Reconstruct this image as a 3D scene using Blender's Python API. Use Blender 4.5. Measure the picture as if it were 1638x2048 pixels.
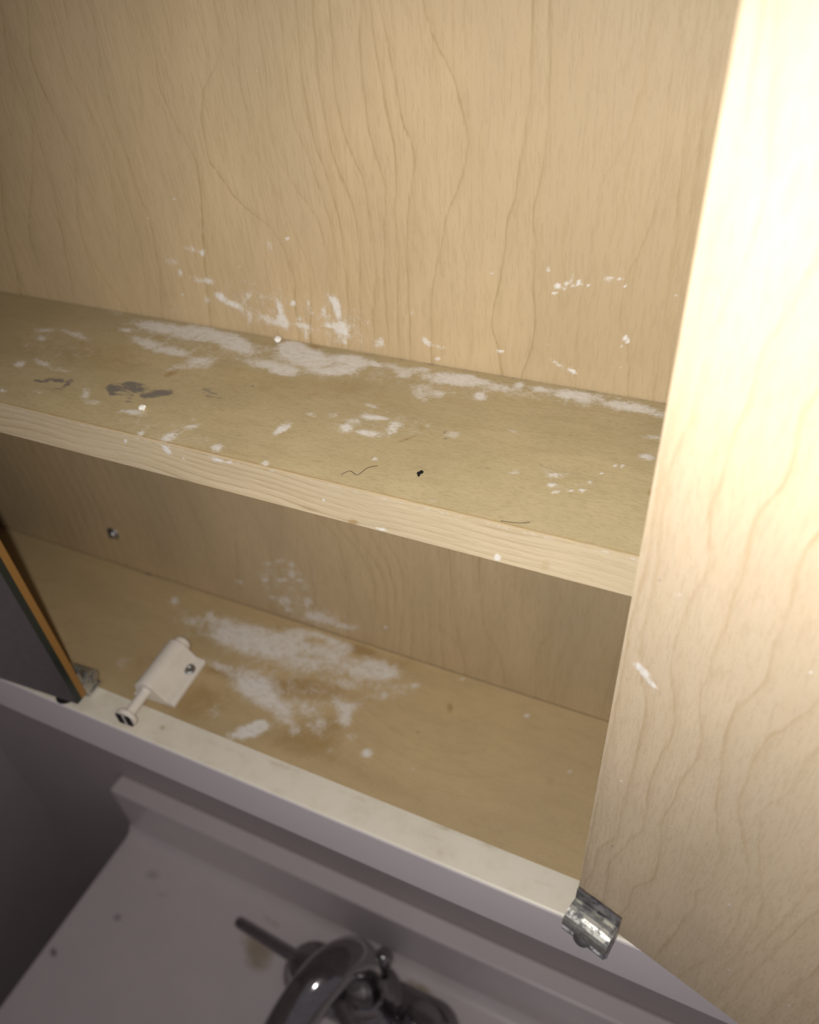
import bpy, bmesh, math, random
import numpy as np
from mathutils import Vector, Matrix

for _o in list(bpy.data.objects):
    bpy.data.objects.remove(_o)
SC = bpy.context.scene
COL = SC.collection

# ------------------------------------------------------------------ camera, light, world
S = 0.36                      # one layout unit in metres (layout origin = eye point)
EYE = 1.70                    # eye height above the floor in metres
EX = (0.90802434, 0.2239015, -0.35406204)     # room right axis seen from the camera (x right, y down, z forward)
EY = (0.41393059, -0.60956262, 0.67608793)    # room depth axis
EZ = (-0.06444588, -0.7604614, -0.64617737)   # room up axis


def camdir(i, s=1.0):
    return Vector((EX[i] * s, EY[i] * s, EZ[i] * s))


cam_data = bpy.data.cameras.new('camera')
cam = bpy.data.objects.new('camera', cam_data)
COL.objects.link(cam)
m3 = Matrix((camdir(0), camdir(1, -1), camdir(2, -1))).transposed()
cam.matrix_world = Matrix.Translation((0, 0, EYE)) @ m3.to_4x4()
cam_data.sensor_fit = 'VERTICAL'
cam_data.sensor_height = 24.0
cam_data.lens = 1504.0 / 2048.0 * 24.0
cam_data.clip_start = 0.01
cam_data.dof.use_dof = True
cam_data.dof.focus_distance = 0.265
cam_data.dof.aperture_fstop = 6.2
SC.camera = cam

FLASH_POWER = 3.75
world = bpy.data.worlds.new('world')
SC.world = world
world.use_nodes = True
bg = world.node_tree.nodes['Background']
bg.inputs[0].default_value = (0.93, 0.84, 0.90, 1)
bg.inputs[1].default_value = 0.15
# the phone's flash, beside its lens
fl = bpy.data.lights.new('phone_flash', 'SPOT')
fl.energy = FLASH_POWER
fl.color = (1.0, 0.975, 0.93)
fl.shadow_soft_size = 0.0035
fl.spot_size = math.radians(120)
fl.spot_blend = 0.85
flash = bpy.data.objects.new('phone_flash', fl)
COL.objects.link(flash)
fpos = Vector((0, 0, EYE)) + (camdir(0, -0.045) + camdir(1, 0.010)) * S
fdir = camdir(2) + camdir(0, 0.10) + camdir(1, 0.01)
flash.matrix_world = Matrix.Translation(fpos) @ fdir.to_track_quat('-Z', 'Y').to_matrix().to_4x4()

vs = SC.view_settings
vs.view_transform = 'Standard'
vs.look = 'None'
vs.exposure = 0.0
vs.gamma = 1.0
vs.use_curve_mapping = False
SC.cycles.max_bounces = 8
SC.cycles.use_denoising = True

# ------------------------------------------------------------------ surveyed marks, in millimetres on each surface
# splat: (u, v, half length, half width, angle, strength); grain: growth-ring lines as (u, v) chains
SPLATS = {
 'back': {
  'powder': [(-243.0,-126.3,4.33,2.20,-163,0.55),(-229.1,-119.4,5.69,1.93,176,0.6),(-224.2,-120.9,2.04,1.22,58,0.8),(-239.4,-130.8,2.26,1.53,83,0.6),(-230.9,-133.1,3.66,1.82,177,0.65),(-224.0,-133.2,3.35,1.67,-172,0.7),(-219.1,-140.4,3.33,2.16,152,0.95),(-213.0,-143.2,4.83,1.41,165,0.9),(-227.4,-142.2,3.14,1.81,-158,0.5),(-241.4,-142.0,1.38,0.86,-148,0.5),(-250.7,-151.5,2.06,1.17,-155,0.5),(-241.5,-149.8,1.41,0.88,-146,0.5),(-203.8,-137.7,3.57,1.51,47,0.5),(-205.8,-148.0,5.74,1.31,75,0.5),(-187.5,-113.5,2.84,1.55,90,0.5),(-205.0,-124.6,0.89,0.60,-149,0.5),(-178.0,-109.9,1.05,0.76,-150,0.9),(-187.9,-141.4,3.52,1.70,98,0.85),(-187.6,-147.5,3.88,2.39,111,1),(-195.0,-147.9,5.94,2.23,166,0.6),(-192.6,-143.0,1.82,0.84,161,0.6),(-180.8,-137.9,1.45,1.03,-144,0.9),(-172.8,-136.6,1.44,0.72,74,0.7),(-177.6,-148.0,4.03,0.99,-180,0.8),(-176.9,-152.7,3.57,1.01,78,0.55),(-179.1,-144.9,1.89,0.92,-166,0.6),(-159.4,-135.0,3.39,2.32,96,1),(-158.8,-139.5,3.13,1.25,90,0.9),(-161.8,-132.3,1.62,1.07,114,0.7),(-158.2,-145.8,3.73,2.61,-152,0.95),(-163.9,-146.2,3.42,0.97,-180,0.9),(-156.0,-148.7,2.54,1.39,146,0.9),(-165.7,-139.7,1.69,0.95,73,0.7),(-157.2,-152.2,2.00,0.96,77,0.6),(-139.7,-149.7,2.57,1.96,55,0.7),(-118.3,-146.6,2.85,1.50,145,0.8),(-112.4,-148.1,3.49,0.69,179,0.5),(-114.0,-153.6,1.40,0.90,-161,0.7),(-123.6,-135.0,2.00,1.30,77,0.55),(-91.2,-114.5,1.77,0.40,-173,0.8),(-68.9,-110.5,1.64,0.73,92,0.6),(-65.2,-116.0,1.29,1.11,-163,0.9),(-62.7,-116.2,1.10,0.93,-165,0.8),(-61.9,-114.1,0.94,0.89,62,0.6),(-57.6,-113.9,1.28,0.89,93,1),(-60.1,-112.2,2.55,0.89,94,0.5),(-59.3,-115.1,1.81,0.55,-163,0.8),(-66.5,-119.0,0.74,0.57,-167,1),(-54.4,-114.5,0.55,0.53,75,0.8),(-47.5,-111.3,1.72,0.72,-173,0.8),(-43.9,-111.0,1.02,0.53,-173,0.8),(-41.9,-113.5,0.54,0.51,95,0.8),(-41.3,-115.9,0.55,0.51,93,0.8),(-86.3,-145.6,1.68,0.86,-168,0.95),(-57.4,-149.1,1.92,1.09,149,1),(-63.6,-147.0,4.23,0.88,150,0.6),(-67.8,-139.6,1.18,0.41,-170,0.6),(-39.3,-132.4,1.18,1.06,88,1),(-38.4,-134.1,0.59,0.53,88,0.9),(-41.0,-136.1,0.60,0.54,86,0.8),(-39.1,-144.4,0.62,0.54,86,0.7),(-178.7,-49.5,0.66,0.45,-165,1),(-115.8,-42.8,0.50,0.40,77,0.9),(-44.7,-47.1,0.58,0.49,160,0.9),(-232.0,-98.3,1.13,0.59,-166,0.8),(-249.3,-107.5,0.78,0.48,49,0.8),(-228.4,-106.8,0.60,0.40,-153,0.7),(-24.5,-114.0,0.53,0.48,107,0.7),(-230.7,-312.2,3.96,1.86,-149,0.5),(-222.5,-307.3,3.86,1.84,-149,0.5),(-214.6,-307.8,3.80,1.63,71,0.5),(-216.2,-316.0,3.99,1.94,67,0.5),(-224.2,-324.0,4.29,1.58,-154,0.7),(-238.1,-329.1,3.26,1.54,-147,0.6),(-211.9,-319.6,2.39,1.36,-134,0.5),(-259.5,-339.2,4.03,2.92,173,0.5),(-236.6,-344.4,4.69,2.03,-149,0.55),(-226.1,-344.0,6.38,3.49,-131,0.55),(-226.1,-351.5,3.61,1.91,-122,0.5),(-208.8,-337.3,4.51,2.46,59,0.55),(-205.1,-349.6,7.81,3.71,-160,0.65),(-196.5,-349.8,5.56,3.13,-153,0.5),(-184.2,-350.2,8.08,2.83,-165,0.6),(-155.7,-339.2,2.09,1.18,65,0.6),(-188.3,-142.2,36.05,13.03,171,0.26),(-154.0,-146.6,21.65,9.56,-177,0.22),(-222.7,-325.7,28.60,20.13,-152,0.32),(-201.8,-349.1,32.21,12.53,-172,0.35)],
  'tan': [(-196.0,-313.8,22.33,16.35,36,0.15),(-120.4,-339.5,21.34,7.98,-151,0.15),(-249.3,-143.1,14.10,8.64,-148,0.2),(-201.1,-130.0,16.71,8.73,-165,0.15)],
 },
 'shelf': {
  'powder': [(-251.0,245.3,17.44,4.66,177,0.9),(-227.4,247.9,14.39,4.42,172,0.95),(-229.8,242.0,8.84,2.55,180,0.8),(-206.3,243.4,11.67,4.24,148,1),(-212.4,241.5,7.36,2.65,159,0.8),(-267.2,238.2,3.24,1.90,-179,0.8),(-246.0,229.4,14.79,3.25,164,0.75),(-230.2,228.1,7.56,3.34,170,0.75),(-214.1,222.9,7.30,4.90,178,0.75),(-221.2,215.6,5.47,3.69,-145,0.5),(-182.5,248.5,6.48,5.06,165,1),(-170.8,241.9,7.50,5.80,173,1),(-182.5,230.4,10.26,3.08,-179,0.8),(-172.8,227.0,5.95,1.94,-174,0.7),(-284.3,251.8,5.50,2.38,178,0.45),(-214.9,181.2,5.48,2.00,-174,0.7),(-178.1,244.7,7.36,5.77,165,1),(-169.2,242.9,5.72,4.49,147,0.9),(-151.1,245.5,9.16,4.07,-176,1),(-138.7,245.9,3.39,1.72,161,0.95),(-153.2,235.1,8.99,3.28,-164,0.9),(-148.7,239.6,7.62,3.68,-128,0.8),(-172.7,228.8,7.40,3.11,-176,0.7),(-163.8,239.2,6.24,4.18,-173,0.9),(-126.4,245.6,9.80,2.94,174,0.6),(-118.3,248.2,3.25,1.96,-179,0.75),(-104.4,244.8,9.54,4.19,-174,0.9),(-98.5,245.5,4.82,3.87,-167,0.85),(-110.2,231.2,5.64,4.50,123,0.65),(-104.0,232.1,2.59,1.76,116,0.6),(-123.0,241.6,3.33,2.38,-169,0.5),(-126.5,216.1,3.72,1.29,175,0.6),(-145.2,203.0,3.06,1.26,178,0.5),(-136.9,205.5,2.21,1.69,-177,0.4),(-121.4,209.0,4.96,1.66,-172,0.85),(-127.8,199.3,2.75,2.19,136,0.8),(-118.7,198.7,4.24,1.79,179,0.85),(-111.0,206.5,3.45,2.75,-108,0.65),(-127.6,204.0,2.93,1.99,-125,0.5),(-110.7,202.1,2.42,1.49,-116,0.5),(-150.9,189.9,4.29,1.79,-104,0.9),(-151.0,192.7,3.85,2.90,-105,0.55),(-88.7,208.4,2.92,2.53,-170,0.6),(-99.0,211.3,1.87,1.32,-165,0.3),(-98.4,246.4,4.03,3.49,-171,0.8),(-91.2,245.9,3.97,2.68,-163,0.6),(-76.7,248.7,2.64,1.75,108,0.9),(-83.0,244.6,4.55,2.48,173,0.65),(-68.2,248.7,2.91,1.84,-175,0.85),(-54.4,248.0,9.49,3.55,-178,0.85),(-34.8,246.8,7.59,3.44,-178,0.85),(-24.3,245.3,5.27,3.03,-178,0.6),(-88.5,235.8,3.27,2.12,112,0.95),(-108.8,185.4,1.55,1.36,148,0.75),(-61.4,194.4,2.51,1.39,-160,0.5),(-47.7,197.3,2.47,1.36,-159,0.65),(-37.2,192.6,1.21,0.83,153,1),(-40.6,191.3,1.02,0.61,-136,0.95),(-36.1,197.4,1.06,0.51,-110,0.85),(-47.1,192.3,1.46,1.06,-156,0.7),(-45.2,188.8,1.44,0.77,-159,0.75),(-30.5,209.5,0.85,0.65,93,1),(-33.4,203.8,0.83,0.64,94,1),(-28.2,209.8,0.85,0.64,93,0.9),(-39.6,194.8,0.80,0.48,102,1),(-41.9,201.1,0.55,0.40,103,1),(-21.4,217.6,3.27,2.02,179,0.75),(-22.1,229.9,3.36,1.55,-169,0.65),(-69.0,217.2,5.37,1.49,172,0.35),(-16.2,170.0,0.50,0.40,-118,1),(-306.4,226.0,5.93,2.49,-170,0.6),(-288.5,226.8,10.50,2.05,167,0.55),(-302.4,218.3,3.80,2.21,157,0.6),(-293.0,196.0,4.42,2.36,152,0.75),(-283.4,200.1,5.82,1.78,165,0.8),(-270.1,197.9,5.30,1.92,-176,0.5),(-281.6,176.1,2.67,1.56,162,0.8),(-243.3,185.1,6.52,2.18,136,0.6),(-236.2,181.8,3.21,1.79,-175,0.5),(-265.4,180.6,3.81,1.89,-172,0.4),(-189.4,172.4,3.25,2.73,-99,0.85),(-185.5,180.5,3.19,1.82,-145,0.5),(-187.8,184.8,1.78,1.27,171,0.5),(-201.6,169.9,1.99,1.35,156,0.75),(-167.7,172.4,2.90,2.16,157,0.75),(-144.8,169.8,1.94,1.50,149,0.85),(-116.7,159.8,1.82,0.73,-178,0.5),(-81.7,171.2,5.09,0.99,-176,0.25),(-224.7,238.6,57.59,11.78,176,0.36),(-159.8,239.6,28.53,10.09,180,0.42),(-103.0,240.7,27.18,8.06,-178,0.36),(-53.8,245.9,32.05,6.34,-177,0.36),(-193.5,174.5,34.17,8.85,-178,0.22),(-118.6,204.6,20.87,9.96,-163,0.3),(-43.8,196.1,11.50,6.65,-180,0.25),(-288.2,216.1,34.84,15.20,172,0.24)],
  'tan': [(-219.6,212.1,4.47,1.90,-94,0.9),(-16.0,199.2,2.14,1.78,76,0.9),(-188.6,249.5,4.70,3.30,106,0.8),(-172.5,250.7,3.84,3.01,171,0.7),(-183.3,217.5,28.65,9.08,-179,0.35),(-137.6,220.5,26.02,8.70,-178,0.3),(-259.0,210.7,29.43,10.86,174,0.35),(-101.4,208.8,1.65,0.92,116,0.7),(-103.2,200.7,5.06,0.89,-127,0.7),(-167.0,161.0,13.05,2.02,178,0.35),(-159.3,171.8,13.11,1.32,178,0.5),(-141.2,227.3,12.40,4.65,-163,0.3),(-285.8,216.8,35.99,12.01,178,0.3)],
  'dark': [(-227.9,197.3,7.57,3.86,177,1),(-234.7,193.0,4.91,3.22,160,0.85),(-225.8,188.9,6.78,3.68,-172,0.5),(-213.2,196.8,6.46,2.91,-148,0.95),(-218.0,193.1,2.96,2.02,167,1),(-234.6,190.5,5.18,1.60,134,0.65),(-223.4,187.7,4.04,2.19,-172,0.4),(-194.7,203.4,4.91,2.11,166,0.7),(-186.9,201.2,2.04,0.93,145,0.45),(-181.9,201.7,2.59,1.08,-109,0.4),(-183.0,206.9,2.80,0.81,126,0.4),(-266.7,189.6,5.38,2.14,-161,0.85),(-257.8,190.0,3.61,1.94,-85,0.75),(-265.0,182.5,3.22,1.84,-179,0.45),(-271.9,187.0,3.50,1.32,175,0.7),(-260.1,184.5,4.56,1.19,-164,0.4),(-301.1,237.6,3.10,1.37,141,0.5),(-90.0,204.9,1.81,0.94,-162,0.6),(-92.1,208.6,1.61,0.73,113,0.6),(-103.0,200.4,4.27,0.44,-127,0.5),(-90.5,168.0,1.04,0.82,123,0.6),(-179.6,213.8,1.26,0.80,135,0.5),(-13.8,168.6,1.96,0.64,179,0.35)],
 },
 'edge': {
  'powder': [(-208.1,-159.6,1.50,0.65,57,1),(-187.9,-158.6,2.53,1.97,132,1),(-181.0,-161.3,0.99,0.59,168,0.8),(-163.7,-157.5,2.73,0.94,-172,0.9),(-159.1,-157.4,1.81,0.70,-170,0.8),(-57.0,-170.1,1.66,1.12,71,1),(-99.0,-171.1,2.25,0.73,-177,0.9),(-120.9,-164.4,0.82,0.52,-126,1)],
  'tan': [(-41.2,-168.4,2.69,1.72,80,0.5),(-110.1,-171.1,2.06,1.16,-163,0.8),(-127.2,-170.3,6.05,1.01,-179,0.4)],
 },
 'floor': {
  'powder': [(-246.0,230.6,21.77,10.16,-178,0.95),(-223.8,231.1,19.70,10.74,-171,0.95),(-216.3,242.2,7.17,5.19,-170,0.8),(-261.0,230.1,9.76,6.76,140,0.6),(-276.5,236.8,5.91,3.19,133,0.55),(-284.3,230.0,10.80,4.67,-163,0.42),(-308.2,239.7,4.64,3.35,154,0.75),(-282.0,216.5,5.44,3.57,-173,0.4),(-191.6,237.0,16.94,9.59,-176,0.65),(-184.7,244.8,7.53,5.07,-165,0.6),(-158.9,236.9,14.65,7.65,-167,0.8),(-148.2,239.6,4.81,4.01,-168,0.75),(-198.5,224.5,12.91,4.88,-160,0.6),(-169.4,221.8,6.56,3.92,-162,0.45),(-245.6,204.2,9.50,3.01,178,0.65),(-259.3,202.8,4.37,3.24,178,0.55),(-218.5,200.7,16.97,8.30,166,0.97),(-204.5,194.1,10.43,5.00,176,0.65),(-191.1,189.6,9.47,4.57,159,0.65),(-204.2,173.0,10.89,5.08,-142,1),(-200.0,178.9,4.37,3.78,-143,1),(-178.8,182.6,3.80,3.10,-179,0.65),(-186.9,198.2,9.38,4.42,-161,0.4),(-169.6,191.2,5.21,4.15,-173,0.55),(-161.6,207.3,7.94,4.43,156,0.75),(-156.4,199.4,4.32,3.35,128,0.85),(-153.8,211.5,5.78,3.04,-160,0.45),(-135.7,186.0,3.32,2.98,180,0.95),(-129.9,236.0,2.63,2.12,-163,0.85),(-136.6,230.3,8.17,3.16,-159,0.4),(-144.0,222.9,6.40,3.11,-159,0.5),(-230.0,176.9,6.28,4.78,177,0.4),(-147.4,192.0,2.54,2.17,-175,0.45),(-108.8,186.5,1.59,1.45,-168,0.65),(-200.6,248.4,17.14,2.63,-179,0.7),(-303.6,184.9,7.43,4.75,-175,0.4),(-32.5,216.8,1.59,1.38,-131,0.6),(-63.2,240.9,2.21,1.62,-153,0.8),(-105.7,250.7,1.75,1.43,-158,0.7),(-123.2,162.2,1.55,1.09,-162,0.5),(-155.1,179.7,2.23,1.81,-172,0.4),(-178.4,198.0,5.85,4.00,-166,0.45),(-213.9,222.4,53.96,26.36,179,0.3),(-183.8,195.8,40.83,15.55,178,0.25),(-271.8,229.9,34.19,9.55,177,0.34),(-157.5,232.8,30.77,15.91,-173,0.3)],
  'tan': [(-248.0,177.4,21.62,13.58,-169,0.7),(-191.9,209.4,28.89,6.98,-165,0.8),(-171.7,247.4,11.08,4.05,-178,0.9),(-172.0,176.2,26.35,8.25,-175,0.6),(-240.3,201.8,18.50,3.42,-176,0.8),(-104.9,229.4,3.34,1.69,112,0.9),(-166.5,188.6,16.99,9.58,-162,0.6),(-144.0,246.1,18.72,7.17,-178,0.4),(-68.5,172.8,7.43,3.62,-157,0.35),(-40.5,207.7,3.96,2.53,102,0.4),(-122.0,174.2,24.48,6.88,-179,0.35),(-287.5,189.2,22.41,16.25,161,0.4)],
  'dark': [(-340.6,253.6,5.03,1.69,179,0.5),(-115.4,208.3,1.38,1.26,-168,0.6),(-174.3,221.4,1.47,1.17,132,0.6)],
 },
 'rail': {
  'tan': [(-251.2,156.1,2.32,1.73,165,0.8),(-278.5,155.9,6.77,3.02,-179,0.35),(-57.4,163.8,14.28,2.23,-173,0.5),(-33.5,167.3,6.44,2.69,-172,0.45),(-78.0,163.3,12.32,1.78,-178,0.45),(-132.6,160.7,13.54,1.86,-178,0.4),(-30.1,156.1,6.66,1.88,-177,0.4),(-83.4,157.0,7.38,1.25,-178,0.35),(-210.0,159.0,18.49,1.70,-178,0.35),(-44.7,156.2,9.14,1.43,-177,0.3),(-175.8,161.5,14.61,1.66,-178,0.4),(-294.2,160.8,7.21,3.01,176,0.4)],
 },
 'door': {
  'powder': [(8.0,-183.9,2.37,1.59,133,1),(10.6,-186.9,2.08,1.23,156,1),(5.6,-182.3,1.73,1.51,89,0.9),(29.5,-230.3,0.87,0.48,158,1),(30.6,-230.2,0.94,0.40,-137,1),(22.6,-194.3,0.54,0.40,-177,1),(11.7,-148.0,1.26,0.75,-132,0.55),(8.2,-243.9,0.77,0.40,-110,1),(46.5,-152.9,0.53,0.40,89,1),(40.2,-315.8,1.41,0.75,129,0.6),(62.0,-318.7,1.08,0.40,-102,0.9),(44.1,-335.6,0.99,0.40,-95,0.9),(82.5,-314.2,0.88,0.67,69,0.95),(27.4,-252.1,1.03,0.45,-98,0.9),(53.1,-275.3,0.73,0.40,-93,0.8)],
  'dark': [(10.2,-288.9,0.67,0.58,50,1),(2.0,-146.4,0.50,0.40,73,0.9),(6.5,-146.1,0.50,0.40,75,0.9),(37.8,-290.4,0.70,0.40,-104,0.7)],
  'tan': [(84.0,-304.9,19.04,6.86,-98,0.2),(5.2,-175.2,4.21,1.52,93,0.3)],
 },
 'counter': {
  'tan': [(-329.1,198.3,21.34,10.63,-168,0.8),(-321.9,185.4,16.15,13.52,167,0.8),(-153.3,227.4,14.97,3.70,177,0.9),(-122.6,220.0,13.01,4.67,163,1),(-327.6,220.9,12.86,2.94,173,0.5)],
  'dark': [(-532.4,100.4,4.67,2.37,152,1),(-491.7,156.7,3.88,2.80,170,0.6),(-485.7,209.9,7.34,4.44,-168,0.3),(-460.2,196.4,5.86,2.18,-160,0.15)],
 },
}
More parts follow.
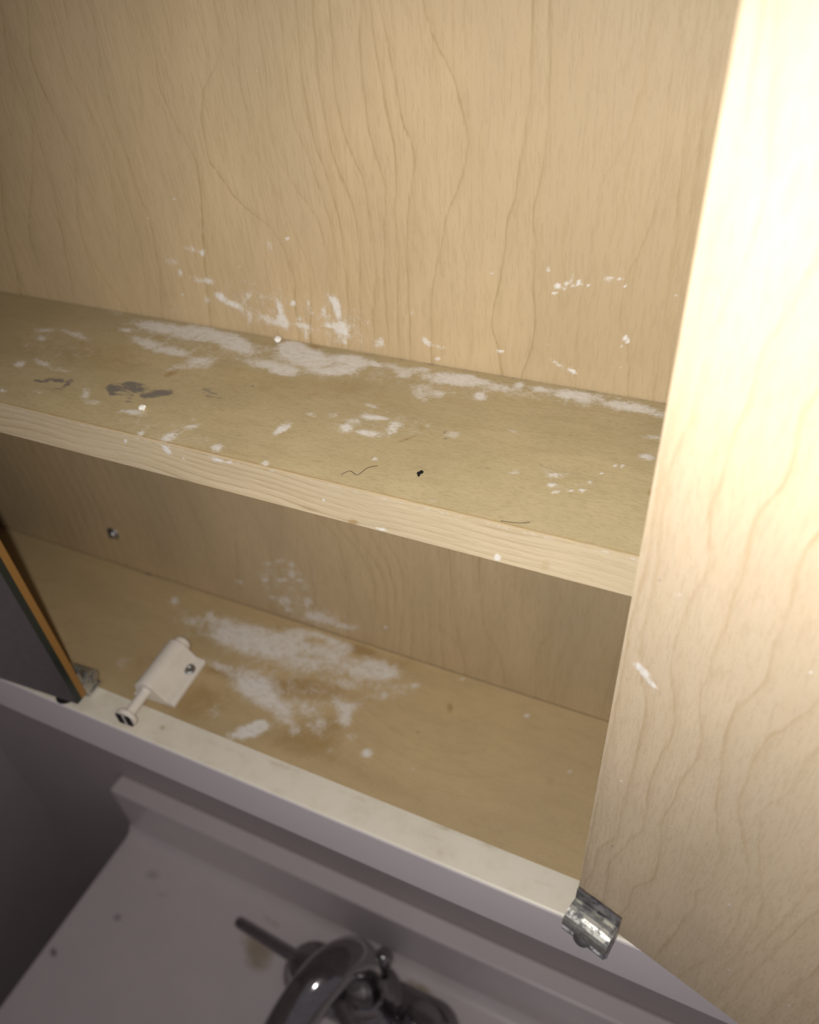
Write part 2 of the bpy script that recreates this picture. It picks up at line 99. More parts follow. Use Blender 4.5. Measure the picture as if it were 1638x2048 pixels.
GRAIN = {
 'upper': [
  ((-382.0,-160.1),(-374.1,-129.2),(-362.8,-74.5),(-338.8,-26.7)),
  ((-352.0,-153.5),(-347.2,-136.6),(-345.1,-125.4),(-342.3,-116.3),(-330.5,-92.4),(-323.2,-63.1),(-309.8,-27.1)),
  ((-331.3,-149.3),(-330.1,-136.3),(-328.9,-123.8),(-323.0,-111.6),(-316.6,-102.6),(-299.1,-72.1),(-299.2,-64.0),(-302.0,-58.0),(-308.0,-52.7),(-314.7,-44.3)),
  ((-313.5,-150.0),(-307.8,-127.6),(-303.3,-110.6),(-301.3,-99.7),(-300.6,-91.0),(-299.5,-81.4),(-299.1,-72.1),(-296.8,-59.6),(-301.4,-51.4),(-293.2,-27.3)),
  ((-284.9,-145.1),(-289.4,-137.0),(-292.6,-129.2),(-293.9,-119.8),(-291.4,-109.0),(-283.7,-91.9),(-281.2,-82.9),(-283.0,-75.2),(-284.3,-67.5),(-286.2,-61.2),(-287.3,-54.6),(-287.1,-45.9),(-279.2,-28.5)),
  ((-271.9,-151.1),(-272.1,-139.7),(-273.5,-128.6),(-269.3,-114.1),(-265.7,-101.7),(-263.3,-91.2),(-262.3,-80.1),(-262.8,-68.9),(-266.8,-59.8),(-269.9,-49.2),(-269.6,-39.0),(-267.1,-27.7)),
  ((-265.4,-152.8),(-261.5,-137.2),(-258.7,-122.6),(-258.2,-113.1),(-258.8,-105.0),(-258.7,-92.2),(-258.2,-80.1),(-259.3,-68.7),(-260.9,-58.4),(-261.1,-50.3),(-261.5,-42.7),(-262.0,-36.6),(-259.7,-28.8)),
  ((-258.6,-154.4),(-251.9,-133.6),(-250.6,-122.7),(-248.5,-112.2),(-248.9,-104.2),(-251.4,-97.4),(-250.9,-89.8),(-251.7,-80.8),(-252.2,-70.3),(-252.1,-59.4),(-251.5,-49.0),(-249.0,-37.4),(-247.3,-28.0)),
  ((-229.1,-152.8),(-226.1,-133.0),(-220.0,-107.9),(-215.6,-91.3),(-215.1,-82.5),(-217.1,-76.8),(-220.0,-71.4),(-223.0,-62.8),(-225.1,-55.5),(-222.7,-44.9),(-222.9,-33.9),(-222.7,-28.3)),
  ((-179.6,-150.4),(-180.0,-139.2),(-176.9,-128.0),(-179.4,-117.1),(-181.2,-111.4),(-186.9,-103.2),(-194.1,-101.0),(-198.9,-96.6),(-202.8,-92.0),(-205.7,-86.4),(-209.4,-83.3),(-208.9,-76.4),(-207.8,-65.5),(-204.0,-55.1),(-197.9,-50.4),(-193.3,-46.1),(-192.1,-40.0),(-191.0,-31.0)),
  ((-174.2,-152.0),(-171.1,-132.6),(-170.0,-117.9),(-173.9,-108.3),(-177.9,-95.4),(-181.1,-85.3),(-185.7,-78.3),(-185.6,-72.1),(-185.3,-64.4),(-187.3,-54.6),(-185.1,-43.6),(-182.8,-28.9)),
  ((-162.9,-152.7),(-162.8,-146.7),(-160.7,-129.9),(-160.5,-121.9),(-160.5,-113.2),(-160.6,-105.2),(-164.1,-96.1),(-167.6,-93.1),(-174.2,-84.0),(-177.7,-74.9),(-178.5,-66.5),(-175.0,-50.7),(-175.2,-39.9),(-174.3,-29.9)),
  ((-160.0,-154.6),(-157.4,-133.5),(-156.5,-120.4),(-156.1,-108.2),(-157.6,-98.6),(-159.4,-89.4),(-163.1,-75.4),(-167.0,-65.4),(-167.2,-55.7),(-165.9,-42.0),(-164.8,-29.2)),
  ((-155.7,-156.3),(-154.4,-144.1),(-152.9,-131.5),(-151.8,-119.7),(-152.0,-111.1),(-152.9,-98.6),(-154.4,-90.9),(-155.3,-83.9),(-158.4,-74.0),(-160.0,-64.8),(-160.5,-54.2),(-159.9,-40.8),(-159.0,-30.1)),
  ((-149.7,-155.3),(-148.1,-137.7),(-146.3,-123.4),(-144.8,-108.4),(-146.2,-94.1),(-149.1,-85.1),(-152.6,-74.7),(-153.4,-63.6),(-154.4,-54.1),(-153.1,-37.8),(-151.9,-29.4)),
  ((-143.3,-154.3),(-141.8,-140.2),(-140.2,-129.0),(-138.7,-117.0),(-139.3,-101.0),(-140.1,-85.6),(-143.8,-75.3),(-146.6,-67.3),(-148.2,-57.6),(-147.1,-42.2),(-145.9,-29.4)),
  ((-135.9,-156.6),(-135.4,-136.0),(-134.9,-116.6),(-133.1,-100.5),(-131.1,-90.2),(-131.2,-85.0),(-134.1,-75.8),(-136.8,-67.4),(-136.0,-55.5),(-136.7,-42.2),(-135.1,-33.7),(-134.6,-29.6)),
  ((-131.0,-154.6),(-130.6,-140.8),(-129.8,-125.6),(-128.7,-117.3),(-128.1,-105.5),(-128.6,-94.4),(-126.6,-84.7),(-126.5,-71.9),(-128.5,-62.3),(-130.0,-46.4),(-131.4,-37.7),(-131.8,-29.6)),
  ((-126.1,-151.5),(-125.8,-133.5),(-125.0,-116.9),(-124.5,-105.1),(-124.0,-97.6),(-121.6,-86.7),(-119.0,-78.1),(-118.8,-74.0),(-120.8,-70.1),(-123.5,-63.5),(-124.9,-53.4),(-126.4,-39.9),(-128.9,-30.5)),
  ((-116.7,-154.6),(-116.3,-136.5),(-115.9,-129.0),(-113.8,-117.6),(-109.8,-104.1),(-108.1,-95.2),(-102.4,-85.1),(-100.0,-75.7),(-98.7,-69.7),(-100.5,-62.3),(-102.2,-53.4),(-107.3,-45.5),(-110.3,-39.4),(-113.9,-30.9)),
  ((-85.7,-154.2),(-87.3,-144.5),(-90.3,-135.5),(-89.0,-125.4),(-86.1,-116.2),(-86.4,-111.9),(-84.7,-102.9),(-84.5,-94.9),(-82.1,-87.8),(-80.7,-75.9),(-78.0,-56.5),(-77.6,-30.4)),
  ((-76.7,-151.0),(-73.5,-143.7),(-73.2,-137.1),(-72.9,-126.7),(-74.6,-118.3),(-74.8,-109.3),(-74.7,-99.4),(-76.3,-90.2),(-72.9,-78.6),(-72.4,-56.4),(-73.1,-30.5)),
  ((-56.1,-152.9),(-56.3,-141.7),(-56.7,-127.7),(-56.2,-118.4),(-54.7,-108.3),(-54.5,-97.5),(-53.7,-88.4),(-53.4,-78.9),(-48.8,-71.1),(-45.6,-63.4),(-43.8,-51.1),(-44.0,-42.5),(-44.5,-35.3),(-41.0,-30.9)),
  ((-35.8,-152.5),(-37.9,-135.0),(-40.9,-130.9),(-42.8,-123.8),(-42.4,-117.9),(-41.7,-108.6),(-38.9,-103.6),(-37.2,-96.7),(-34.3,-83.7),(-35.7,-55.4),(-36.8,-31.0)),
  ((-26.2,-151.6),(-27.3,-99.0),(-30.1,-55.2),(-31.6,-31.1)),
  ((-21.9,-144.4),(-24.1,-90.6),(-25.7,-48.8),(-26.4,-31.2)),
  ((-13.4,-153.3),(-15.2,-89.9),(-16.5,-31.3)),
 ],
 'lower': [
  ((-306.7,-349.3),(-301.0,-306.9),(-305.5,-264.1)),
  ((-291.4,-368.0),(-277.9,-308.1),(-282.3,-261.7)),
  ((-266.8,-368.2),(-252.1,-295.7),(-260.0,-259.5)),
  ((-240.9,-367.6),(-226.2,-291.4),(-239.7,-261.2)),
  ((-209.8,-364.4),(-201.2,-324.2),(-200.9,-283.3),(-212.9,-260.9)),
  ((-183.3,-356.4),(-177.9,-324.0),(-177.4,-300.1),(-178.2,-274.5),(-190.9,-261.3)),
  ((-165.7,-348.9),(-160.0,-323.0),(-158.9,-301.0),(-164.5,-284.3),(-178.3,-264.3)),
  ((-158.2,-354.4),(-153.0,-324.5),(-151.7,-300.4),(-156.0,-285.2),(-169.7,-266.7)),
  ((-153.9,-363.9),(-150.0,-342.2),(-146.1,-303.9),(-148.7,-284.5),(-158.0,-264.8)),
  ((-146.7,-349.4),(-141.0,-309.7),(-140.0,-284.9),(-149.3,-263.5)),
  ((-139.5,-350.3),(-135.5,-319.5),(-132.8,-284.3),(-138.3,-263.5)),
  ((-126.4,-360.7),(-126.9,-332.2),(-125.9,-296.3),(-126.1,-262.7)),
  ((-118.9,-349.7),(-120.0,-317.0),(-118.1,-284.2),(-118.3,-263.6)),
  ((-105.5,-352.3),(-109.3,-320.5),(-111.4,-298.2),(-111.7,-263.2)),
  ((-80.7,-357.4),(-84.1,-332.0),(-92.6,-317.5),(-95.1,-295.7),(-96.4,-267.7)),
  ((-62.9,-357.8),(-63.3,-318.4),(-57.4,-302.5),(-57.1,-265.5)),
  ((-54.2,-358.0),(-51.9,-331.2),(-47.8,-298.3),(-47.8,-265.2)),
  ((-48.4,-359.6),(-46.6,-332.5),(-41.2,-302.9),(-39.9,-277.2),(-37.6,-266.1)),
  ((-25.7,-361.5),(-23.0,-312.1),(-21.5,-263.4)),
 ],
 'door': [
  ((0.9,-341.0),(1.1,-295.3),(1.5,-250.1),(1.5,-202.6),(1.2,-167.1),(2.4,-146.2),(1.5,-98.7),(2.7,-73.9),(3.6,-48.9),(3.6,-28.9)),
  ((5.0,-315.1),(4.9,-298.8),(11.3,-278.8),(10.4,-266.7),(11.0,-242.2),(11.4,-217.7),(11.6,-206.9),(10.4,-196.4),(7.5,-188.1),(5.3,-176.1),(4.7,-166.8),(5.1,-154.2),(4.9,-140.3),(3.6,-127.3),(3.7,-120.2),(2.6,-110.6),(3.9,-105.0),(6.9,-90.2),(6.6,-83.0),(6.3,-76.2),(7.0,-68.2),(9.9,-57.9),(10.6,-46.1),(9.3,-39.8),(6.8,-28.7),(5.1,-18.6)),
  ((11.6,-334.3),(10.2,-301.4),(16.2,-275.7),(19.5,-263.0),(18.8,-254.6),(17.0,-231.9),(17.9,-224.0),(20.0,-204.7),(18.9,-192.8),(16.7,-184.0),(14.0,-172.1),(14.3,-166.3),(14.2,-154.3),(16.0,-142.6),(18.0,-133.1),(16.4,-127.7),(14.0,-116.5),(15.8,-107.8),(15.1,-97.4),(17.0,-89.4),(16.6,-79.7),(17.4,-72.2),(19.7,-68.5),(18.8,-61.7),(22.1,-57.4),(21.0,-46.1),(14.6,-18.4)),
  ((21.6,-324.7),(21.2,-307.7),(26.8,-295.7),(27.8,-286.7),(26.1,-263.0),(24.7,-257.6),(25.0,-243.1),(26.2,-234.7),(26.0,-225.9),(29.1,-209.1),(28.2,-197.8),(26.0,-188.7),(23.8,-178.8),(25.1,-170.5),(23.9,-162.1),(25.5,-155.1),(24.8,-141.7),(25.6,-133.5),(25.2,-126.7),(24.4,-121.8),(24.4,-115.2),(26.4,-107.8),(28.8,-104.1),(28.6,-96.9),(27.0,-87.7),(29.0,-77.9),(27.8,-53.3),(20.0,-18.3)),
  ((36.8,-361.2),(39.7,-331.0),(41.2,-318.0),(43.2,-291.0),(42.1,-280.2),(45.8,-271.5),(45.3,-264.3),(44.2,-247.0),(41.5,-238.7),(38.3,-228.5),(37.6,-221.8),(36.2,-210.6),(34.6,-196.7),(33.9,-185.0),(34.6,-175.5),(37.6,-166.6),(38.3,-161.8),(37.3,-152.0),(37.5,-140.1),(36.4,-129.4),(35.5,-120.7),(37.4,-112.8),(40.5,-101.8),(38.9,-68.7),(25.7,-18.2)),
  ((48.9,-348.3),(55.2,-318.0),(58.1,-285.5),(56.4,-276.2),(55.8,-259.9),(52.2,-244.2),(47.8,-232.8),(44.8,-223.6),(43.2,-216.5),(43.0,-211.4),(42.6,-201.7),(42.5,-192.7),(44.2,-181.8),(47.5,-173.9),(49.5,-166.4),(50.5,-160.1),(53.6,-146.3),(45.4,-76.5),(31.7,-18.0)),
  ((57.4,-347.8),(58.5,-334.5),(62.0,-304.0),(62.4,-278.5),(61.2,-263.0),(58.0,-251.5),(53.2,-235.1),(50.4,-223.0),(49.7,-212.6),(53.3,-203.7),(53.7,-190.5),(55.1,-176.7),(59.9,-160.4),(55.6,-94.5),(37.4,-17.9)),
  ((62.8,-341.9),(64.0,-320.6),(64.5,-298.2),(67.5,-273.6),(68.8,-251.3),(70.2,-231.7),(73.5,-205.6),(66.8,-114.2),(42.7,-17.8)),
  ((67.9,-344.2),(68.4,-320.6),(69.6,-298.1),(71.1,-278.3),(72.0,-260.4),(74.2,-246.1),(78.6,-222.5),(74.5,-123.6),(47.7,-17.7)),
  ((79.1,-342.2),(79.9,-308.5),(82.5,-275.2),(86.8,-236.4),(80.7,-118.9),(52.5,-17.6)),
 ],
}

# ------------------------------------------------------------------ helpers
def W(x, y, z):
    return Vector((x * S, y * S, EYE + z * S))


def tag(o, label=None, cat=None, group=None, kind=None):
    if label: o['label'] = label
    if cat: o['category'] = cat
    if group: o['group'] = group
    if kind: o['kind'] = kind
    return o


def root(name, at, label, cat):
    o = bpy.data.objects.new(name, None)
    o.empty_display_size = 0.02
    COL.objects.link(o)
    o.location = W(*at)
    return tag(o, label, cat)


def origin_of(parent):
    t = Vector((0, 0, 0))
    while parent is not None:
        t += parent.location
        parent = parent.parent
    return t


def link_mesh(name, me, mat, parent=None, smooth=False):
    """mesh vertices are in room metres; make them local to the parent chain"""
    off = origin_of(parent)
    if off.length > 0:
        me.transform(Matrix.Translation(-off))
    o = bpy.data.objects.new(name, me)
    COL.objects.link(o)
    if parent is not None:
        o.parent = parent
    if mat is not None:
        me.materials.append(mat)
    if smooth:
        for p in me.polygons: p.use_smooth = True
    return o


def from_bm(name, bm, mat, parent=None, smooth=False):
    bmesh.ops.recalc_face_normals(bm, faces=bm.faces)
    me = bpy.data.meshes.new(name)
    bm.to_mesh(me); bm.free()
    o = link_mesh(name, me, mat, parent, smooth)
    return o


def bm_box(bm, lo, hi, bev=0.0, rot=None):
    """box between two layout corners, edges eased by bev (layout units)"""
    b = bmesh.new()
    bmesh.ops.create_cube(b, size=1.0)
    c = [(lo[i] + hi[i]) / 2 for i in range(3)]; d = [hi[i] - lo[i] for i in range(3)]
    for v in b.verts:
        v.co = Vector((v.co.x * d[0], v.co.y * d[1], v.co.z * d[2]))
    if bev > 0:
        bmesh.ops.bevel(b, geom=list(b.edges), offset=bev, segments=3, profile=0.5, affect='EDGES')
    for v in b.verts:
        p = v.co.copy()
        if rot is not None: p = rot @ p
        v.co = W(p.x + c[0], p.y + c[1], p.z + c[2])
    me = bpy.data.meshes.new('tmp'); b.to_mesh(me); b.free()
    bm.from_mesh(me); bpy.data.meshes.remove(me)


def box(name, lo, hi, mat, parent=None, bev=0.0):
    bm = bmesh.new(); bm_box(bm, lo, hi, bev)
    return from_bm(name, bm, mat, parent)


def add_tube(bm, pts, radii, seg=20, cap=True):
    """round tube through layout points, per-point radius"""
    P = [Vector(p) for p in pts]
    rings = []
    n = len(P)
    ref = None
    for i in range(n):
        t = (P[min(i + 1, n - 1)] - P[max(i - 1, 0)]).normalized()
        if ref is None:
            ref = t.orthogonal().normalized()
        ref = (ref - t * ref.dot(t)).normalized()
        b = t.cross(ref)
        r = radii[i] if isinstance(radii, (list, tuple)) else radii
        ring = []
        for k in range(seg):
            a = 2 * math.pi * k / seg
            q = P[i] + (ref * math.cos(a) + b * math.sin(a)) * r
            ring.append(bm.verts.new(W(*q)))
        rings.append(ring)
    for i in range(n - 1):
        for k in range(seg):
            bm.faces.new((rings[i][k], rings[i][(k + 1) % seg], rings[i + 1][(k + 1) % seg], rings[i + 1][k]))
    if cap:
        bm.faces.new(list(reversed(rings[0]))); bm.faces.new(rings[-1])


def smooth_path(pts, n=8):
    """Catmull-Rom through layout points"""
    P = [Vector(p) for p in pts]; out = []
    for i in range(len(P) - 1):
        a = P[max(i - 1, 0)]; b = P[i]; c = P[i + 1]; d = P[min(i + 2, len(P) - 1)]
        for k in range(n):
            t = k / n
            out.append(0.5 * ((2 * b) + (c - a) * t + (2 * a - 5 * b + 4 * c - d) * t * t + (3 * b - a - 3 * c + d) * t ** 3))
    out.append(P[-1])
    return out


def add_lathe(bm, base, axis, prof, seg=28):
    """profile (radius, height) turned about an axis from base (layout units)"""
    ax = Vector(axis).normalized(); e1 = ax.orthogonal().normalized(); e2 = ax.cross(e1)
    B = Vector(base); rings = []
    for r, h in prof:
        ring = []
        if r < 1e-6:
            ring = [bm.verts.new(W(*(B + ax * h)))]
        else:
            for k in range(seg):
                a = 2 * math.pi * k / seg
                ring.append(bm.verts.new(W(*(B + ax * h + (e1 * math.cos(a) + e2 * math.sin(a)) * r))))
        rings.append(ring)
    for i in range(len(rings) - 1):
        A, C = rings[i], rings[i + 1]
        for k in range(seg):
            k2 = (k + 1) % seg
            if len(A) == 1 and len(C) == 1: continue
            if len(A) == 1: bm.faces.new((A[0], C[k], C[k2]))
            elif len(C) == 1: bm.faces.new((A[k], A[k2], C[0]))
            else: bm.faces.new((A[k], A[k2], C[k2], C[k]))


def add_extrusion(bm, prof, frame, u0, u1):
    """closed profile (a, b) swept from u0 to u1; frame = (origin, U, A, B) in layout units"""
    O, U, A, B = [Vector(v) for v in frame]
    r0 = [bm.verts.new(W(*(O + U * u0 + A * a + B * b))) for a, b in prof]
    r1 = [bm.verts.new(W(*(O + U * u1 + A * a + B * b))) for a, b in prof]
    n = len(prof)
    for k in range(n):
        bm.faces.new((r0[k], r0[(k + 1) % n], r1[(k + 1) % n], r1[k]))
    bm.faces.new(list(reversed(r0))); bm.faces.new(r1)


def lerp_axis(segments):
    """grid lines from (start, end, step) runs"""
    out = []
    for a, b, st in segments:
        n = max(1, int(round((b - a) / st)))
        out += list(np.linspace(a, b, n, endpoint=False))
    out.append(segments[-1][1])
    return np.array(out)


def splat_mask(U, V, us, vs_, splats):
    M = np.zeros(U.shape)
    for (cu, cv, a, b, ang, s) in splats:
        r = max(a, b) * 1.75 + 0.5
        iu0, iu1 = np.searchsorted(us, [cu - r, cu + r]); iv0, iv1 = np.searchsorted(vs_, [cv - r, cv + r])
        if iu1 <= iu0 or iv1 <= iv0: continue
        sl = (slice(iv0, iv1), slice(iu0, iu1))
        t = math.radians(ang); du = U[sl] - cu; dv = V[sl] - cv
        p = (du * math.cos(t) + dv * math.sin(t)) / a; q = (-du * math.sin(t) + dv * math.cos(t)) / b
        d = np.sqrt(p * p + q * q)
        soft = 1.35 if a > 1.6 else 0.8
        k = np.clip((1.0 + 0.5 * soft - d) / soft, 0, 1); k = k * k * (3 - 2 * k) * s
        M[sl] = 1 - (1 - M[sl]) * (1 - k)
    return M


def grain_field(U, V, us, vs_, chains, default_pitch=9.0):
    """ring index and local ring spacing (mm) from traced growth-ring lines that run along v"""
    F = np.zeros(U.shape); P = np.full(U.shape, default_pitch)
    ks = np.arange(len(chains), dtype=float)
    X = np.zeros((len(vs_), len(chains)))
    for i, v in enumerate(vs_):
        xs = []
        for ch in chains:
            cv = [c[1] for c in ch]; cu = [c[0] for c in ch]
            if v <= cv[0]:
                sl = (cu[min(2, len(cu) - 1)] - cu[0]) / max(cv[min(2, len(cu) - 1)] - cv[0], 1e-3)
                xs.append(cu[0] + max(-.6, min(.6, sl)) * max(v - cv[0], -25))
            elif v >= cv[-1]:
                xs.append(cu[-1])
            else: xs.append(float(np.interp(v, cv, cu)))
        X[i] = xs
    kern = np.exp(-0.5 * (np.arange(-7, 8) / 2.4) ** 2); kern /= kern.sum()
    pad = np.vstack([X[:1]] * 7 + [X] + [X[-1:]] * 7)
    X = np.stack([np.convolve(pad[:, k], kern, 'valid') for k in range(X.shape[1])], 1)
    for i in range(len(vs_)):
        xs = X[i].copy()
        for k in range(1, len(xs)): xs[k] = max(xs[k], xs[k - 1] + 1.2)
        f = np.interp(us, xs, ks)
        left = us < xs[0]; f[left] = (us[left] - xs[0]) / default_pitch
        right = us > xs[-1]; f[right] = ks[-1] + (us[right] - xs[-1]) / default_pitch
        F[i] = f
        g = np.gradient(f, us)
        P[i] = 1.0 / np.clip(g, 1 / 30.0, 1 / 0.8)
    return F, P


def grid_slab(name, mapping, thick, us, vs_, mat, parent=None, fields=None):
    """a closed slab whose face is a fine grid: mapping(u, v, depth) in mm -> layout point; fields: name -> 2-D array"""
    us = np.asarray(us, float); vs_ = np.asarray(vs_, float)
    nu, nv = len(us), len(vs_)
    U, V = np.meshgrid(us, vs_)
    co = np.array(mapping(U, V, np.zeros(U.shape))).reshape(3, -1).T
    bu = np.concatenate([us, np.full(nv - 2, us[-1]), us[::-1], np.full(nv - 2, us[0])])
    bv = np.concatenate([np.full(nu, vs_[0]), vs_[1:-1], np.full(nu, vs_[-1]), vs_[1:-1][::-1]])
    back = np.array(mapping(bu, bv, np.full(bu.shape, thick))).reshape(3, -1).T
    idx = np.arange(nu * nv).reshape(nv, nu)
    q = np.stack([idx[:-1, :-1], idx[:-1, 1:], idx[1:, 1:], idx[1:, :-1]], -1).reshape(-1, 4)
    ring = np.concatenate([idx[0, :], idx[1:-1, -1], idx[-1, ::-1], idx[1:-1, 0][::-1]])
    nb = len(ring); b0 = nu * nv
    faces = [tuple(f) for f in q.tolist()]
    for k in range(nb):
        k2 = (k + 1) % nb
        faces.append((int(ring[k2]), int(ring[k]), b0 + k, b0 + k2))
    faces.append(tuple(b0 + k for k in range(nb)))
    allv = np.concatenate([co, back]) * S
    allv[:, 2] += EYE
    me = bpy.data.meshes.new(name)
    me.from_pydata(allv.tolist(), [], faces)
    for fn, arr in (fields or {}).items():
        at = me.attributes.new(fn, 'FLOAT', 'POINT')
        full = np.zeros(len(allv), dtype=np.float32)
        full[:nu * nv] = np.asarray(arr, dtype=np.float32).ravel()
        if fn == 'ring': full[nu * nv:] = 0.5
        if fn == 'pitch': full[nu * nv:] = 9.0
        at.data.foreach_set('value', full)
    bm = bmesh.new(); bm.from_mesh(me)
    bmesh.ops.recalc_face_normals(bm, faces=bm.faces)
    bm.to_mesh(me); bm.free()
    return link_mesh(name, me, mat, parent)


# ------------------------------------------------------------------ materials
class NT:
    def __init__(self, name):
        self.m = bpy.data.materials.new(name); self.m.use_nodes = True
        self.t = self.m.node_tree; self.n = self.t.nodes; self.b = self.n['Principled BSDF']

    def new(self, typ, **kw):
        nd = self.n.new(typ)
        for k, v in kw.items(): setattr(nd, k, v)
        return nd

    def put(self, sock, v):
        if hasattr(v, 'links'): self.t.links.new(v, sock)
        else: sock.default_value = v

    def math(self, op, a, b=0.0, c=0.0, clamp=False):
        nd = self.new('ShaderNodeMath', operation=op, use_clamp=clamp)
        for i, v in enumerate((a, b, c)): self.put(nd.inputs[i], v)
        return nd.outputs[0]

    def ramp(self, v, a, b, lo=0.0, hi=1.0):
        nd = self.new('ShaderNodeMapRange', interpolation_type='SMOOTHSTEP')
        self.put(nd.inputs['Value'], v)
        self.put(nd.inputs['From Min'], a); self.put(nd.inputs['From Max'], b)
        self.put(nd.inputs['To Min'], lo); self.put(nd.inputs['To Max'], hi)
        return nd.outputs[0]

    def noise(self, scale, detail=3, rough=0.55, stretch=(1, 1, 1)):
        if not hasattr(self, 'tc'):
            self.tc = self.new('ShaderNodeTexCoord').outputs['Object']
        mp = self.new('ShaderNodeMapping')
        mp.inputs['Scale'].default_value = stretch
        self.t.links.new(self.tc, mp.inputs['Vector'])
        nd = self.new('ShaderNodeTexNoise')
        nd.inputs['Scale'].default_value = scale; nd.inputs['Detail'].default_value = detail
        nd.inputs['Roughness'].default_value = rough
        self.t.links.new(mp.outputs[0], nd.inputs['Vector'])
        return nd.outputs['Fac']

    def attr(self, name):
        nd = self.new('ShaderNodeAttribute'); nd.attribute_name = name
        return nd.outputs['Fac']

    def mix(self, fac, a, b):
        nd = self.new('ShaderNodeMix', data_type='RGBA')
        self.put(nd.inputs[0], fac)
        for sock, v in ((nd.inputs[6], a), (nd.inputs[7], b)):
            if hasattr(v, 'links'): self.t.links.new(v, sock)
            else: sock.default_value = (*v, 1)
        return nd.outputs[2]

    def bump(self, h, strength, dist):
        nd = self.new('ShaderNodeBump')
        nd.inputs['Strength'].default_value = strength; nd.inputs['Distance'].default_value = dist
        self.t.links.new(h, nd.inputs['Height'])
        self.t.links.new(nd.outputs[0], self.b.inputs['Normal'])


def wood(name, base, line, along='z', ring_w=0.8, ring_s=0.6, pore_s=0.16, rough=0.5, grime=0.0, softness=0.10, pscale=1.0, fade=False, jit=1.0, iso=False):
    n = NT(name)
    st = {'z': (1, 1, 0.07), 'x': (0.07, 1, 1)}[along]
    st2 = {'z': (1, 1, 0.22), 'x': (0.22, 1, 1)}[along]
    if iso: st = (0.30, 1, 1)
    ring = n.attr('ring'); pitch = n.attr('pitch')
    fib = n.noise(800, 3, 0.6, (0.3, 1, 1) if iso else {'z': (1, 1, 0.07), 'x': (0.07, 1, 1)}[along])
    wob = n.noise(170, 3, 0.6, {'z': (1, 1, 0.35), 'x': (0.35, 1, 1)}[along])
    fr = n.math('FRACT', n.math('ADD', ring, 0.5))
    d = n.math('MULTIPLY', n.math('SUBTRACT', fr, 0.5), pitch)
    d = n.math('ADD', d, n.math('MULTIPLY', n.math('SUBTRACT', wob, 0.5), 2.0 * jit))
    d = n.math('ADD', d, n.math('MULTIPLY', n.math('SUBTRACT', fib, 0.5), 2.2 * jit))
    core = n.ramp(n.math('ABSOLUTE', d), 0.0, ring_w, 1.0, 0.0)
    core = n.math('MULTIPLY', core, n.ramp(fib, 0.3, 0.6, 0.45, 1.0))
    halo = n.math('MULTIPLY', n.ramp(d, 0.0, 4.5, 1.0, 0.0), n.ramp(d, -0.5, 0.2))
    low = n.noise(26, 2, 0.5, {'z': (1, 1, 0.5), 'x': (0.5, 1, 1)}[along])
    amt = n.math('MULTIPLY', n.math('ADD', n.math('MULTIPLY', core, 0.72), n.math('MULTIPLY', halo, 0.24)),
                 n.ramp(low, 0.3, 0.68, 0.30 * ring_s, ring_s))
    if fade: amt = n.math('MULTIPLY', amt, n.attr('ringamt'))
    mott = n.noise(14, 3, 0.55, {'z': (1, 1, 0.45), 'x': (0.45, 1, 1)}[along])
    streak = n.noise(260, 3, 0.6, st)
    pores = n.noise(950 * pscale, 3, 0.7, (0.45, 1, 1) if iso else {'z': (1, 1, 0.13), 'x': (0.13, 1, 1)}[along])
    porem = n.ramp(pores, 0.46, 0.66)
    b2 = tuple(c * 0.87 for c in base); b3 = (min(1, base[0] * 1.07), min(1, base[1] * 1.05), min(1, base[2] * 1.02))
    colr = n.mix(n.ramp(mott, 0.3, 0.7), b2, b3)
    colr = n.mix(n.ramp(streak, 0.40, 0.75, 0.0, 0.35), colr, tuple(c * k for c, k in zip(base, (0.86, 0.82, 0.74))))
    colr = n.mix(n.math('MULTIPLY', porem, pore_s), colr, tuple(c * k for c, k in zip(base, (0.55, 0.5, 0.42))))
    colr = n.mix(amt, colr, line)
    # brown stains
    tn = n.noise(120, 5, 0.65)
    tan = n.ramp(n.math('ADD', n.attr('tan'), n.math('MULTIPLY', n.math('SUBTRACT', tn, 0.5), 0.9)), 0.12, 0.95)
    colr = n.mix(n.math('MULTIPLY', tan, 0.75), colr, (0.36, 0.225, 0.085))
    if grime > 0:
        gn = n.noise(45, 6, 0.7, (0.6, 1, 1)); gf = n.noise(700, 3, 0.7, (0.35, 1, 1))
        colr = n.mix(n.math('MULTIPLY', n.ramp(gn, 0.35, 0.7), grime * 0.55), colr, (0.33, 0.27, 0.14))
        colr = n.mix(n.math('MULTIPLY', n.ramp(gf, 0.56, 0.74), grime * 0.55), colr, (0.26, 0.21, 0.12))
        gp = n.noise(1600, 2, 0.6, (0.5, 1, 1))
        colr = n.mix(n.math('MULTIPLY', n.ramp(gp, 0.66, 0.74), grime * 0.5), colr, (0.16, 0.12, 0.07))
    # scraped patches showing grey board, and the shelf's painted dark contact line
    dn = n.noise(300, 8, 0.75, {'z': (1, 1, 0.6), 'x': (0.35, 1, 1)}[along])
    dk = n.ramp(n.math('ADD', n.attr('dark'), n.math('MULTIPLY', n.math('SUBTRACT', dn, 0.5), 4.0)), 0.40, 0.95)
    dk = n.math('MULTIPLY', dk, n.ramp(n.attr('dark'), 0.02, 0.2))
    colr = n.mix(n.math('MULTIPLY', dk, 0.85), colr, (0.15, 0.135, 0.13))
    # dried white residue, plus the painted highlight on the edge band's lip
    p = n.attr('powder')
    pn = n.noise(190, 8, 0.72); pf = n.noise(1100, 4, 0.7, {'z': (1, 1, 0.6), 'x': (0.55, 1, 1)}[along])
    nz = n.math('ADD', n.math('MULTIPLY', n.math('SUBTRACT', pn, 0.5), 2.6), n.math('MULTIPLY', n.math('SUBTRACT', pf, 0.5), 1.7))
